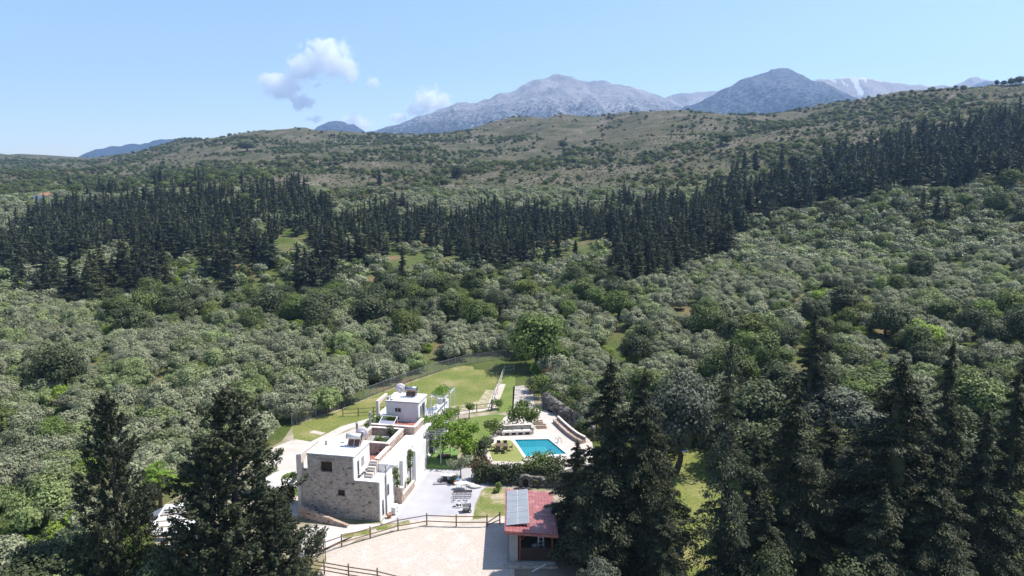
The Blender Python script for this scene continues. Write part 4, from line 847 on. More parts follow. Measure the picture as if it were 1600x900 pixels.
def limbs(name, seed, h, r, mat, nl=5, spread=.5, fork=.35):
    rng = np.random.default_rng(seed); mb = MB(); p = [(0, 0, -.3)]; x = y = 0
    for i in range(1, 5): x += rng.normal()*.04*h; y += rng.normal()*.04*h; p.append((x, y, h*fork*i/4))
    mb.path(p, [r*1.25, r, r*.85, r*.8, r*.75], 9)
    for i in range(nl):
        a = 6.283*i/nl+rng.normal()*.3; l = h*rng.uniform(.45, .62)
        q = [p[-1], (x+math.cos(a)*l*spread*.5, y+math.sin(a)*l*spread*.5, h*fork+l*.4), (x+math.cos(a)*l*spread, y+math.sin(a)*l*spread, h*fork+l*.85)]
        mb.path(q, [r*.5, r*.35, r*.12], 6)
        mb.path([q[1], (q[1][0]+rng.normal()*l*.2, q[1][1]+rng.normal()*l*.2, q[1][2]+l*.35)], [r*.25, r*.08], 5)
    o = mb.build(name, mat, smooth=True); me = o.data; bpy.data.objects.remove(o); return me
def pole_trunk(name, h, r, mat, seed=0, twigs=0, R_=1):
    mb = MB(); rng = np.random.default_rng(seed); mb.path([(0, 0, -.4), (rng.normal()*.06, rng.normal()*.06, h*.35), (rng.normal()*.08, rng.normal()*.08, h*.7), (0, 0, h*.99)], [r*1.2, r*.8, r*.42, .02], 9)
    for i in range(twigs):
        t = rng.uniform(.08, .9); a = rng.uniform(0, 6.283); l = R_*(1-t)**.8*.85
        mb.path([(0, 0, h*t), (math.cos(a)*l*.55, math.sin(a)*l*.55, h*t+l*.12), (math.cos(a)*l, math.sin(a)*l, h*t-l*.06)], [.05, .035, .012], 5)
    o = mb.build(name, mat, smooth=True); me = o.data; bpy.data.objects.remove(o); return me
bark = mk('bark', (.13, .10, .075), (.08, .062, .048), 3, .95, bmp=.5)
bark_grey = mk('grey_bark', (.2, .175, .15), (.12, .105, .09), 3, .95, bmp=.5)
M_ol = leafmat('olive_leaves', (.20, .22, .125), (.32, .335, .215), .25, .2, .5, (.85, 1.0, .6))
M_con = leafmat('conifer_needles', (.034, .042, .021), (.088, .098, .05), .15, .2, .7)
M_confar = leafmat('forest_needles', (.044, .056, .032), (.085, .10, .058), .12, .4, .25, (1.3, 1.15, .85), .16)
M_br = leafmat('broad_leaves', (.08, .11, .03), (.14, .175, .055), .25, .3, .4, (1.15, 1.1, .8))
M_dk = leafmat('dark_leaves', (.05, .066, .028), (.10, .12, .05), .18, .2, .4)
M_blue = leafmat('bluish_leaves', (.085, .10, .065), (.15, .165, .115), .18, .1, .5)
M_lime = leafmat('lime_leaves', (.16, .24, .03), (.28, .37, .06), .35, .2, .6)
M_brt = leafmat('bright_leaves', (.10, .15, .035), (.18, .24, .06), .3, .2, .4)
M_scr = leafmat('scrub_leaves', (.065, .085, .032), (.13, .145, .06), .2, .3, .5, (1.25, 1.0, .75))
M_vine = leafmat('vine_leaves', (.13, .22, .025), (.24, .36, .05), .35, .1, .8)
M_larch = leafmat('sparse_needles', (.05, .065, .038), (.10, .115, .068), .2, .1, .4)
OLC = [broad_crown('crown', 100+i, 2.7+.3*(i % 3), 1.75+.2*(i % 2), 2.0, 50, 125, .112, M_ol, (.18, .36), -.7, 1.25) for i in range(5)]
OLT = [limbs('trunk', i, 3.2, .22, bark_grey) for i in range(2)]
CFC = [conifer_crown('crown', 200+i, 12, [2.0, 2.4, 1.7, 2.8][i], 90, 44, .19, M_confar, .25, .02, [.75, .62, .6, .8][i], core=.26, jag=.5) for i in range(4)]
CFT = [pole_trunk('trunk', 11, .2, bark)]
CYC = [conifer_crown('crown', 230+i, 12, 1.15, 60, 34, .28, M_confar, .05, .03, .42, core=.6, jag=.15, up=.9) for i in range(2)]
CNC = [conifer_crown('crown', 300+i, 17, [4.4, 4.0, 4.8][i], 260, 100, .115, M_con, [.32, .42, .25][i], .03, [.8, .72, .62][i], core=.22, jag=.6, asym=.15) for i in range(3)]
CNL = [conifer_crown('crown', 320, 17, 4.6, 150, 90, .11, M_larch, .42, .06, .85, core=0, jag=.55)]
CND = [clumpy_conifer('crown', 340+i, 17, 5.0, 420, 105, .12, M_con, .58) for i in range(2)]
CNT = [pole_trunk('trunk', 16.5, .32, bark, 1, 26, 3.6)]
BRC = [broad_crown('crown', 400+i, 3.2, 2.9, 3.4, 52, 105, .16, M_br, (.17, .34), -.7) for i in range(4)]
BGC = [broad_crown('crown', 460+i, 3.3, 2.9, 3.4, 56, 110, .16, M_brt, (.17, .34), -.8) for i in range(2)]
DKC = [broad_crown('crown', 420+i, 3.3, 3.0, 3.4, 52, 105, .16, M_dk, (.17, .34), -.7) for i in range(3)]
BLC = [broad_crown('crown', 430, 3.2, 3.6, 4.0, 60, 190, .12, M_blue, (.2, .3), -.7, 1.2)]
LMC = [broad_crown('crown', 440+i, 2.4, 1.9, 2.0, 26, 110, .14, M_lime, (.26, .4), -.7) for i in range(2)]
BRT = [limbs('trunk', 10+i, 5, .26, bark) for i in range(2)]
SHC = [broad_crown('shrub', 500+i, 1.5, 1.1, .95, 13, 70, .13, M_scr, (.32, .5), -.6) for i in range(3)]
SHD = [broad_crown('shrub', 520, 1.6, 1.3, 1.1, 14, 80, .14, M_dk, (.32, .5), -.6)]
FARO = [broad_crown('crown', 540+i, 2.8, 1.9, 2.0, 12, 42, .3, M_ol, (.34, .5), -.5) for i in range(2)]
FARB = [broad_crown('crown', 550+i, 2.4, 1.9, 1.6, 10, 40, .3, [M_br, M_scr][i], (.34, .5), -.5) for i in range(2)]
FARC = [conifer_crown('crown', 560+i, 12, [2.1, 2.6][i], 44, 20, .3, M_confar, .3, .04, .75, core=.3, jag=.45) for i in range(2)]
TUFT = [broad_crown('tuft', 570+i, .8, .45, .35, 5, 16, .16, M_scr, (.4, .6), -.3) for i in range(2)]
KINDS = {  # name, category, crowns, trunks
 'olive': ('olive_tree', 'olive tree', OLC, OLT), 'forest': ('conifer_tree', 'conifer', CFC, CFT), 'cypress': ('cypress_tree', 'cypress', CYC, CFT),
 'near': ('conifer_tree', 'conifer', CNC, CNT), 'larch': ('conifer_tree', 'conifer', CNL, CNT), 'bushy': ('conifer_tree', 'conifer', CND, CNT),
 'broad': ('broadleaf_tree', 'tree', BRC, BRT), 'bright': ('broadleaf_tree', 'tree', BGC, BRT), 'dark': ('evergreen_tree', 'tree', DKC, BRT), 'blue': ('broadleaf_tree', 'tree', BLC, BRT), 'lime': ('lime_green_bush', 'bush', LMC, None),
 'shrub': ('shrub', 'shrub', SHC, None), 'darkshrub': ('shrub', 'shrub', SHD, None)}
TR = np.random.default_rng(77)
def plant(kind, x, y, z, s, label, group=None, rz=None, sz=None, v=None, name=None, cat=None):
    nm, ca, cr, tr = KINDS[kind]; nm = name or nm; ca = cat or ca
    rz = TR.uniform(0, 6.283) if rz is None else rz; v = int(TR.integers(0, 99)) if v is None else v
    sc = (s, s, sz or s)
    if tr is None:
        o = bpy.data.objects.new(nm, cr[v % len(cr)]); COL.objects.link(o); o.location = (x, y, z); o.rotation_euler = (0, 0, rz); o.scale = sc
        return tag(o, label, ca, group)
    e = empty(nm, (x, y, z), rz, label, ca, group); e.scale = sc
    for n, me in (('crown', cr[v % len(cr)]), ('trunk', tr[v % len(tr)])):
        o = bpy.data.objects.new(n, me); COL.objects.link(o); o.parent = e
    return e
def scatter_stuff(name, pts, scl, rot, idx, meshes, label=None):
    """one object whose geometry nodes set a crown mesh on every point"""
    me = bpy.data.meshes.new(name); me.vertices.add(len(pts)); me.vertices.foreach_set('co', np.asarray(pts, np.float32).ravel())
    me.attributes.new('scl', 'FLOAT_VECTOR', 'POINT').data.foreach_set('vector', np.asarray(scl, np.float32).ravel())
    me.attributes.new('rot', 'FLOAT_VECTOR', 'POINT').data.foreach_set('vector', np.stack([rot*0, rot*0, rot], 1).astype(np.float32).ravel())
    me.attributes.new('idx', 'INT', 'POINT').data.foreach_set('value', np.asarray(idx, np.int32))
    o = bpy.data.objects.new(name, me); COL.objects.link(o); tag(o, label, kind='stuff')
    g = bpy.data.node_groups.new(name, 'GeometryNodeTree'); g.interface.new_socket('Geometry', in_out='INPUT', socket_type='NodeSocketGeometry'); g.interface.new_socket('Geometry', in_out='OUTPUT', socket_type='NodeSocketGeometry')
    gi = g.nodes.new('NodeGroupInput'); go = g.nodes.new('NodeGroupOutput'); jn = g.nodes.new('GeometryNodeJoinGeometry')
    def attr(nm, t):
        a = g.nodes.new('GeometryNodeInputNamedAttribute'); a.data_type = t; a.inputs[0].default_value = nm; return a.outputs[0]
    S = attr('scl', 'FLOAT_VECTOR'); Rr = attr('rot', 'FLOAT_VECTOR'); Ix = attr('idx', 'INT')
    e2r = g.nodes.new('FunctionNodeEulerToRotation'); g.links.new(Rr, e2r.inputs[0])
    for k, src in enumerate(meshes):
        cmp_ = g.nodes.new('FunctionNodeCompare'); cmp_.data_type = 'INT'; cmp_.operation = 'EQUAL'; g.links.new(Ix, cmp_.inputs[2]); cmp_.inputs[3].default_value = k
        oi = g.nodes.new('GeometryNodeObjectInfo'); oi.inputs[0].default_value = src; oi.inputs[1].default_value = True; oi.transform_space = 'ORIGINAL'
        ip = g.nodes.new('GeometryNodeInstanceOnPoints'); g.links.new(gi.outputs[0], ip.inputs[0]); g.links.new(cmp_.outputs[0], ip.inputs[1]); g.links.new(oi.outputs['Geometry'], ip.inputs[2])
        g.links.new(e2r.outputs[0], ip.inputs[5]); g.links.new(S, ip.inputs[6]); g.links.new(ip.outputs[0], jn.inputs[0])
    g.links.new(jn.outputs[0], go.inputs[0])
    md = o.modifiers.new('scatter', 'NODES'); md.node_group = g
    return o
# ------------------------------------------------------------------ where the vegetation stands
def spread(step, y0, y1, seed, jit=.42, marg=90):
    """jittered grid over the ground that the photograph can see"""
    rng = np.random.default_rng(seed); pts = []
    y = y0
    while y < y1:
        w = y*.80+14; n = int(2*w/step); xs = -w+(np.arange(n)+.5)*step
        xs = xs+rng.uniform(-jit, jit, n)*step+(int(y/step) % 2)*step*.5; ys = y+rng.uniform(-jit, jit, n)*step
        pts.append(np.stack([xs, ys], 1)); y += step*.95
    p = np.concatenate(pts); z = tz(p[:, 0], p[:, 1]); px, py = prj(p[:, 0], p[:, 1], z)
    k = (px > -marg) & (px < 1600+marg) & (py < 1010)
    return p[k, 0], p[k, 1], z[k], px[k], py[k], rng
F1 = [(40,352),(90,325),(150,312),(250,303),(330,300),(420,302),(500,318),(600,334),(700,345),(800,345),(880,338),(940,345),(1000,325),(1060,322),(1120,318),(1180,318),(1215,345),(1200,362),(1130,385),(1118,440),(1060,452),(960,452),(925,400),(868,392),(862,428),(800,434),(715,424),(700,398),(600,394),(585,440),(500,452),(440,438),(400,402),(360,478),(300,455),(255,402),(215,440),(150,470),(60,455),(30,400)]
F2 = [(1120,330),(1160,300),(1230,280),(1290,262),(1370,245),(1440,222),(1500,205),(1560,198),(1720,190),(1720,290),(1600,300),(1500,305),(1440,315),(1380,322),(1300,322),(1240,338),(1160,356)]
GAPS = [[(400,375),(470,372),(475,395),(400,400)], [(590,398),(720,402),(720,420),(590,416)], [(0,395),(75,395),(75,415),(0,415)], [(500,300),(560,290),(640,300),(600,322),(540,320)], [(855,380),(925,378),(925,405),(860,408)]]
PROP = [(452,668),(470,655),(520,640),(600,608),(700,574),(790,556),(850,560),(862,580),(868,620),(905,655),(935,700),(900,740),(885,780),(900,1100),(480,1100),(470,900),(210,1000),(190,820),(230,780),(400,700)]
LAWN = [(1040,700),(1150,690),(1160,760),(1100,800),(1060,900),(1030,900)]
LAWN2 = [(1290,740),(1360,740),(1370,830),(1290,860)]
def member(poly, px, py): return inpoly(px, py, poly)
def forests(px, py, x=None, y=None):
    n1 = fbm(x, y, 30, 3, 61); n2 = fbm(x, y, 26, 3, 62)
    k = member(F1, px+n1*95, py+n2*34) | member(F2, px+n1*70, py+n2*30)
    thin = .42*((py > 398) & (px < 590))+.22*(px > 1130)
    return k & (fbm(x, y, 15, 2, 63) > -.42+thin) & (fbm(x, y, 44, 2, 64) > -.40-.25*((px > 480) & (px < 1150)))
# forest conifers
x, y, z, px, py, rng = spread(4.9, 170, 470, 5)
k = forests(px, py, x, y)
for g_ in GAPS: k &= ~member(g_, px, py)
k |= member([(0,372),(60,360),(60,455),(0,460)], px, py) & (rng.random(len(px)) < .5)
k &= rng.random(len(px)) < np.where(px > 1130, .8, .93)
x, y, z, px, py = x[k], y[k], z[k], px[k], py[k]
o_ = np.argsort(y); x, y, z, px, py = x[o_], y[o_], z[o_], px[o_], py[o_]
hs = rng.uniform(.42, .9, len(x)); hs[rng.random(len(x)) < .12] *= 1.2; wf = rng.uniform(1.3, 2.1, len(x)); hs *= np.where((px > 1130) | ((py > 400) & (px < 590)), 1.3, 1.); wf *= np.where(px > 1130, 1.2, 1.)
NF = 270
def zone(px):
    return 'left' if px < 470 else ('middle' if px < 930 else 'right')
FL = {'left': 'tall dark conifer standing in the dense wood left of the valley', 'middle': 'tall dark conifer in the front ranks of the central wood', 'right': 'tall dark conifer in the wood climbing the right hand slope'}
for i in range(min(NF, len(x))):
    zn = zone(px[i]); hh_ = 'short' if hs[i] < .58 else ('tall' if hs[i] > .78 else 'middling')
    at_ = ['left end', 'left part', 'middle', 'right part', 'right end'][min(4, int((px[i]-{'left': 0, 'middle': 470, 'right': 930}[zn])/{'left': 94, 'middle': 92, 'right': 140}[zn]))] if px[i] > 0 else 'left end'
    plant('forest', x[i], y[i], z[i]-.1, hs[i]*wf[i], '%s dark conifer in the %s of the %s wood' % (hh_, at_, zn), 'dark conifers of the %s wood, %s' % (zn, at_), sz=hs[i])
src = [o for o in bpy.data.objects if o.name.startswith('crown')]
def srcobj(me):
    for o in bpy.data.objects:
        if o.type == 'MESH' and o.data == me: return o
    return None
def holder(me, x, y, s, kind, label, group):
    """a real plant far off that also lends its mesh to the scattered mass"""
    o = bpy.data.objects.new({'c': 'conifer_tree', 'o': 'olive_tree', 'b': 'broadleaf_tree', 't': 'shrub'}[kind], me); COL.objects.link(o)
    o.location = (x, y, tzs(x, y)); o.scale = (s, s, s); tag(o, label, {'c': 'conifer', 'o': 'olive tree', 'b': 'tree', 't': 'shrub'}[kind], group); return o
nfor = len(x); nf = slice(NF, None)
hc = [holder(FARC[0], *G(300, 318)[:2], .95, 'c', 'dark conifer at the rear edge of the left wood', 'dark conifers at the rear of the wood'),
      holder(FARC[1], *G(880, 340)[:2], .95, 'c', 'dark conifer at the rear edge of the central wood', 'dark conifers at the rear of the wood')]
scatter_stuff('conifer_forest', np.stack([x, y, z-.1], 1)[nf], (np.stack([hs*wf, hs*wf, hs], 1))[nf], rng.uniform(0, 6.28, len(x))[nf], rng.integers(0, 2, len(x))[nf], hc, 'dense dark conifer wood covering the rising slope')
# olive groves and the mixed trees among them
x, y, z, px, py, rng = spread(4.5, 50, 420, 6)
k = ~member(PROP, px, py) & ~member(LAWN, px, py) & ~member(LAWN2, px, py) & ~forests(px, py, x, y) & ((y < 300) | (px < 120) | ((py > 300) & (px < 1100)))
k &= ~((py > 690) & (px > 880)); k &= ~((px > 860) & (px < 930) & (py > 615))
for g_ in GAPS[1:]: k &= ~(member(g_, px, py) & (rng.random(len(px)) < .8))
bare = fbm(x, y, 22, 3, 51); k &= (bare > -.5) | (py > 640)
k &= rng.random(len(px)) < .96
x, y, z, px, py = x[k], y[k], z[k], px[k], py[k]
mixd = fbm(x, y, 40, 3, 12)
band = np.clip(1.25-np.abs(py-455)/75, 0, 1)*((px > 180) & (px < 1000))+.35*((px > 960) & (py > 500) & (py < 700))+.3*((px > 1080) & (py > 490))+.3*((px > 1180) & (py < 400))
u = rng.random(len(px))
isb = (u < band*.62+np.clip(mixd-.15, 0, .5)*.5)
lime = (~isb) & (rng.random(len(px)) < .05)
sc = rng.uniform(.72, 1.28, len(px))
ordr = np.argsort(y); NO = 285; NB = 200; NL = 60; co_ = cb = cl = 0; rest = []
for i in ordr:
    sd_ = 'far left' if px[i] < 200 else ('left' if px[i] < 560 else ('middle' if px[i] < 900 else ('right' if px[i] < 1280 else 'far right')))
    far = 0 if py[i] > 760 else (1 if py[i] > 680 else (2 if py[i] > 620 else (3 if py[i] > 570 else (4 if py[i] > 520 else 5))))
    big = 'small' if sc[i] < .9 else ('middling' if sc[i] < 1.06 else 'large')
    row = ['at the bottom of the picture', 'level with the farmhouse', 'level with the meadow', 'level with the meadow fence top', 'halfway to the wood', 'towards the wood'][far]
    if lime[i]:
        if cl < NL:
            plant('lime', x[i], y[i], z[i]-.2, sc[i]*.72, 'bright yellow green bush among the %s olives %s' % (sd_, row), 'yellow green bushes in the %s groves' % sd_); cl += 1
    elif isb[i]:
        if cb < NB:
            dk = rng.random() < .38
            br_ = (not dk) and rng.random() < .3
            plant('dark' if dk else ('bright' if br_ else 'broad'), x[i], y[i], z[i]-.3, sc[i]*rng.uniform(.7, 1.15)*(1. if py[i] < 560 else .9), big+(' rounded dark evergreen' if dk else (' bright green tree' if br_ else ' leafy green tree'))+' among the %s olives %s' % (sd_, row), 'green trees among the %s olives' % sd_); cb += 1
        else: rest.append((i, 2))
    elif co_ < NO:
        plant('olive', x[i], y[i], z[i]-.25, sc[i], '%s silvery olive tree in the %s grove %s' % (big, sd_, row), 'olive trees of the %s grove %s' % (sd_, row)); co_ += 1
    else: rest.append((i, 0))
ho = [holder(FARO[0], *G(60, 440)[:2], 1., 'o', 'pale olive tree in the far left terraces', 'far pale olive trees'), holder(FARO[1], *G(1350, 385)[:2], 1., 'o', 'pale olive tree in the upper right terraces', 'far pale olive trees'),
      holder(FARB[0], *G(650, 440)[:2], 1.1, 'b', 'green tree below the central wood', 'far green trees'), holder(FARB[1], *G(1120, 420)[:2], 1.1, 'b', 'olive brown tree right of the central wood', 'far green trees')]
ri = np.array([r[0] for r in rest]); rk = np.array([r[1] for r in rest])
print('OLIVES', co_, 'BROAD', cb, 'REST', len(rest), 'FOREST', nfor)
near_m = y[ri] < 185
hn = [srcobj(OLC[0]), srcobj(OLC[1]), srcobj(BRC[0]), srcobj(DKC[0])]
for nm_, kk, srcs, lb in (('olive_grove', near_m, hn, 'silvery olive canopy filling the valley floor'), ('distant_grove', ~near_m, ho, 'pale olive and scrub canopy on the far terraces')):
    q = ri[kk]; s_ = sc[q]
    scatter_stuff(nm_, np.stack([x[q], y[q], z[q]-.25], 1), np.stack([s_*np.where(rk[kk] > 0, .8, 1.)]*3, 1), rng.uniform(0, 6.28, len(q)), rk[kk]+rng.integers(0, 2, len(q)), srcs, lb)
# hillside scrub
x, y, z, px, py, rng = spread(6.6, 205, 1250, 8)
k = ~forests(px, py, x, y) & ((y > 300) | ((px > 1180) & (py < 400))) & ~((y < 420) & (px < 120))
dn = fbm(x, y, 60, 3, 21)-.25*(py < 212)*(px < 1150)+.25*np.clip((py-215)/90, -1, 1)+.35*(px > 1150)*(py > 150)+.3*((px < 260) & (py > 262))+.25*((px > 940) & (px < 1150) & (py < 215))
k &= rng.random(len(px)) < np.clip(.42+dn*2.0, .05, .97)
x, y, z, px, py = x[k], y[k], z[k], px[k], py[k]; s_ = rng.uniform(.35, 1.15, len(x))**1.3*(1+.35*(dn[k] > .15))*1.15; o_ = np.argsort(y-60*s_); NS = 290
for n_, i in enumerate(o_[:NS]):
    sd_ = 'left' if px[i] < 560 else ('middle' if px[i] < 1000 else 'right')
    sd_ = ['far left', 'left', 'centre left', 'centre', 'centre right', 'right', 'far right'][int(np.clip(px[i]/229, 0, 6))]; bd_ = ('small' if s_[i] < .8 else 'large')+' '+['high on the slope', 'in the upper part', 'halfway up', 'in the lower part', 'at the foot'][int(np.clip((py[i]-190)/40, 0, 4))]
    kd = ['shrub', 'broad', 'darkshrub', 'shrub'][int(rng.integers(0, 4))]
    plant(kd, x[i], y[i], z[i]-.2, s_[i]*(1.5 if 'shrub' in kd else .6), {'shrub': 'rounded green shrub', 'broad': 'green tree', 'darkshrub': 'rounded dark shrub'}[kd]+', %s of the %s hillside' % (bd_, sd_), 'bushes on the open %s hillside' % sd_)
q = o_[NS:]
hb = [holder(FARB[0], *G(700, 262)[:2], .9, 'b', 'round green tree on the bare central hill', 'far hill trees'), holder(FARB[1], *G(1250, 200)[:2], .8, 'b', 'round brownish tree on the right hill', 'far hill trees')]
scatter_stuff('hillside_scrub', np.stack([x[q], y[q], z[q]-.2], 1), np.stack([s_[q]*.85, s_[q]*.85, s_[q]*.75], 1), rng.uniform(0, 6.28, len(q)), rng.integers(0, 2, len(q)), hb, 'scattered green scrub dotting the brown hills')
# low tufts
x, y, z, px, py, rng = spread(3.6, 215, 640, 9)
k = ~forests(px, py, x, y) & ((y > 290) | ((px > 1180) & (py < 400))); k &= rng.random(len(px)) < .62
x, y, z = x[k], y[k], z[k]; s_ = rng.uniform(.4, 1.5, len(x))
ht = [holder(TUFT[0], *G(500, 270)[:2], 1.4, 't', 'low scrubby shrub on the left hillside', 'low hill shrubs'), holder(TUFT[1], *G(1100, 250)[:2], 1.4, 't', 'low scrubby shrub on the right hillside', 'low hill shrubs')]
scatter_stuff('hillside_tufts', np.stack([x, y, z-.05], 1), np.stack([s_, s_, s_*.8], 1), rng.uniform(0, 6.28, len(x)), rng.integers(0, 2, len(x)), ht, 'low dry scrub tufts covering the hills')
print('HILL', len(o_), 'TUFT', len(x))
# single trees one can pick out
def at_px(kind, px, pyb, hpx, wpx, label, nat_h, nat_w, group=None, **k):
    """tree whose foot is seen at (px, pyb): real size from its distance"""
    X, Y, Z = G(px, pyb); m = Y/F/.965
    return plant(kind, X, Y, Z-.15, wpx*m/nat_w, label, group, sz=hpx*m/nat_h, **k)
SP = [
 ('bright', 835, 576, 100, 112, 'large full green tree at the far end of the paddock', 6.5, 7.6), ('bright', 872, 588, 58, 54, 'yellowish green round tree right of the big paddock tree', 6.5, 7.6),
 ('dark', 97, 612, 86, 104, 'big round dark oak standing over the left olive grove', 6.6, 7.8), ('lime', 1442, 552, 56, 84, 'large lime green tree in the right olive grove', 4, 5.8),
 ('lime', 1285, 482, 34, 50, 'lime green bush above the right olive terraces', 4, 5.8), ('dark', 1395, 530, 60, 80, 'broad dark evergreen left of the lime green tree', 6.6, 7.8),
 ('dark', 1435, 445, 55, 62, 'dark evergreen on the upper right terraces', 6.6, 7.8), ('dark', 270, 505, 62, 80, 'broad dark evergreen below the left wood', 6.6, 7.8),
 ('dark', 500, 505, 55, 90, 'dark evergreen clump below the central wood', 6.6, 7.8), ('dark', 580, 512, 62, 90, 'large dark evergreen above the paddock', 6.6, 7.8),
 ('forest', 630, 462, 74, 30, 'lone conifer standing apart below the central wood', 12, 4.2), ('cypress', 634, 478, 30, 12, 'small cypress at the foot of the lone conifer', 12, 2.3),
 ('cypress', 137, 462, 44, 18, 'slim dark cypress left of the round bright tree', 12, 2.3), ('broad', 197, 455, 26, 36, 'round yellowish green tree beside the slim cypress', 6.5, 7.6),
 ('cypress', 1220, 278, 42, 12, 'narrow cypress pair member on the right hillside, rightmost', 12, 2.3), ('cypress', 1180, 268, 30, 14, 'short cypress in the middle of the right hillside trio', 12, 2.3), ('cypress', 1162, 272, 32, 11, 'leftmost cypress of the right hillside trio', 12, 2.3),
 ('dark', 1247, 272, 36, 44, 'rounded grey green tree right of the hillside cypresses', 6.6, 7.8), ('cypress', 593, 290, 22, 10, 'lone small cypress on the hill behind the central wood', 12, 2.3),
 ('forest', 745, 446, 62, 42, 'conifer at the right end of the central wood', 12, 4.2), ('forest', 360, 474, 84, 52, 'tall dense conifer at the lower corner of the left wood', 12, 4.4),
 ('forest', 228, 455, 62, 36, 'dark conifer at the front of the left wood', 12, 4.2), ('forest', 74, 448, 62, 46, 'broad dark conifer at the far left of the wood', 12, 4.4), ('cypress', 899, 402, 26, 12, 'small cypress by the red earth clearing', 12, 2.3),
 ('forest', 1440, 345, 48, 26, 'leftmost of three conifers on the right terrace', 12, 4.2), ('forest', 1462, 352, 54, 26, 'middle of three conifers on the right terrace', 12, 4.2), ('forest', 1477, 354, 42, 24, 'rightmost of three conifers on the right terrace', 12, 4.2),
 ('broad', 1135, 228, 20, 30, 'round green tree high on the middle hill', 6.5, 7.6), ('dark', 880, 232, 14, 24, 'dark tree pair on the open central hill', 6.6, 7.8), ('dark', 716, 278, 22, 30, 'round dark tree on the slope behind the central wood', 6.6, 7.8),
 ('dark', 385, 236, 15, 44, 'dark tree clump on the left skyline', 6.6, 7.8), ('broad', 1555, 335, 40, 50, 'yellow green tree at the right edge terrace', 6.5, 7.6), ('broad', 1582, 300, 38, 50, 'olive brown tree at the right edge below the wood', 6.5, 7.6)]
for s_ in SP: at_px(s_[0], s_[1], s_[2], s_[3], s_[4], s_[5], s_[6], s_[7])
for i, (px_, yb, w_, k_) in enumerate([(1373,139,9,'dark'),(1408,137,8,'broad'),(1425,136,12,'broad'),(1470,136,10,'dark'),(1482,135,10,'dark'),(1505,138,16,'broad'),(1557,138,14,'dark'),(1568,137,14,'dark'),(1580,138,20,'dark'),(1592,138,22,'dark')]):
    X, Y, Z = D(px_, yb, float(np.interp(px_, [1200, 1400, 1620], [775, 690, 598]))); Z = tzs(X, Y); m_ = Y/F; plant(k_, X, Y, Z-.4, w_*m_/10, ['small lone', 'spreading', 'wind-leaning'][i % 3]+' tree silhouetted on the right skyline, number %s from the left' % ['one','two','three','four','five','six','seven','eight','nine','ten'][i], 'trees along the right skyline', sz=w_*m_/10)
# foreground giants: foot out of frame, crown top measured
def giant(kind, px, pyt, dist, rad, label, nat=17., natR=4.4, v=0, rz=None, zb=0.):
    X, Y, Z = D(px, pyt, dist); return plant(kind, X, Y, zb, rad/natR, label, None, sz=(Z-zb)/nat, v=v, rz=rz)
giant('bushy', 165, 618, 54, 3.5, 'narrow dark conifer at the lower left foreground', natR=4.6, v=1, rz=.4)
giant('bushy', 356, 612, 52, 5.9, 'huge bushy dark conifer hiding the white pergola', natR=4.6, v=0, rz=1.2)
giant('bushy', 325, 700, 50, 3.6, 'lower dark conifer beside the huge bushy conifer', natR=4.6, v=1, rz=3.2)
giant('bushy', 430, 770, 50, 3.0, 'short dark conifer right below the stone house wall', natR=4.6, v=1, rz=5)
giant('near', 955, 563, 57, 5.4, 'tall dark conifer directly right of the red roofed shed', v=1, rz=2.)
giant('near', 1008, 580, 56, 3.5, 'tall dark conifer second to the right of the shed', v=2, rz=.5)
giant('near', 902, 690, 60, 3.3, 'lower dark conifer overhanging the red tiled roof', v=0, rz=4.1)
giant('larch', 1143, 532, 53, 4.4, 'open feathery conifer with sparse drooping limbs beside the lawn', natR=4.6, rz=.3)
giant('near', 1245, 588, 55, 4.5, 'dark conifer between the two patches of sunlit lawn', v=0, rz=1.)
giant('near', 1275, 485, 82, 3.3, 'very tall dark column conifer behind the foreground row', v=2, rz=2.2)
giant('near', 1412, 560, 54, 5.6, 'broad dark conifer with long drooping boughs at the right', v=2, rz=3.3)
giant('near', 1490, 533, 60, 3.2, 'slender tall conifer with a spire top at the right', v=1, rz=.9)
giant('near', 1592, 580, 56, 3.6, 'tall conifer cut by the right picture edge', v=0, rz=2.6)
giant('near', 1545, 640, 55, 3.6, 'lower conifer filling the right foreground', v=1, rz=4.4)
giant('near', 1350, 655, 62, 3.6, 'shorter conifer behind the broad drooping one', v=0, rz=5.4)
giant('near', 1040, 790, 51, 2.2, 'short conifer at the bottom beside the lawn', v=2, rz=.2)
giant('near', 1185, 690, 60, 3.0, 'shorter conifer just right of the feathery one', v=1, rz=3.7)
giant('near', 1295, 640, 66, 3.2, 'conifer behind the right patch of lawn', v=2, rz=1.9)
giant('near', 1200, 780, 51, 3.0, 'low conifer at the bottom between the lawns', v=1, rz=.1)
giant('near', 1385, 760, 50, 3.4, 'low conifer at the bottom right under the broad one', v=0, rz=4.9)
giant('near', 1470, 720, 51, 3.6, 'low broad conifer at the bottom right corner region', v=2, rz=5.9)
giant('near', 1030, 650, 60, 2.4, 'conifer overlapping the left rim of the lawn', v=0, rz=1.7)
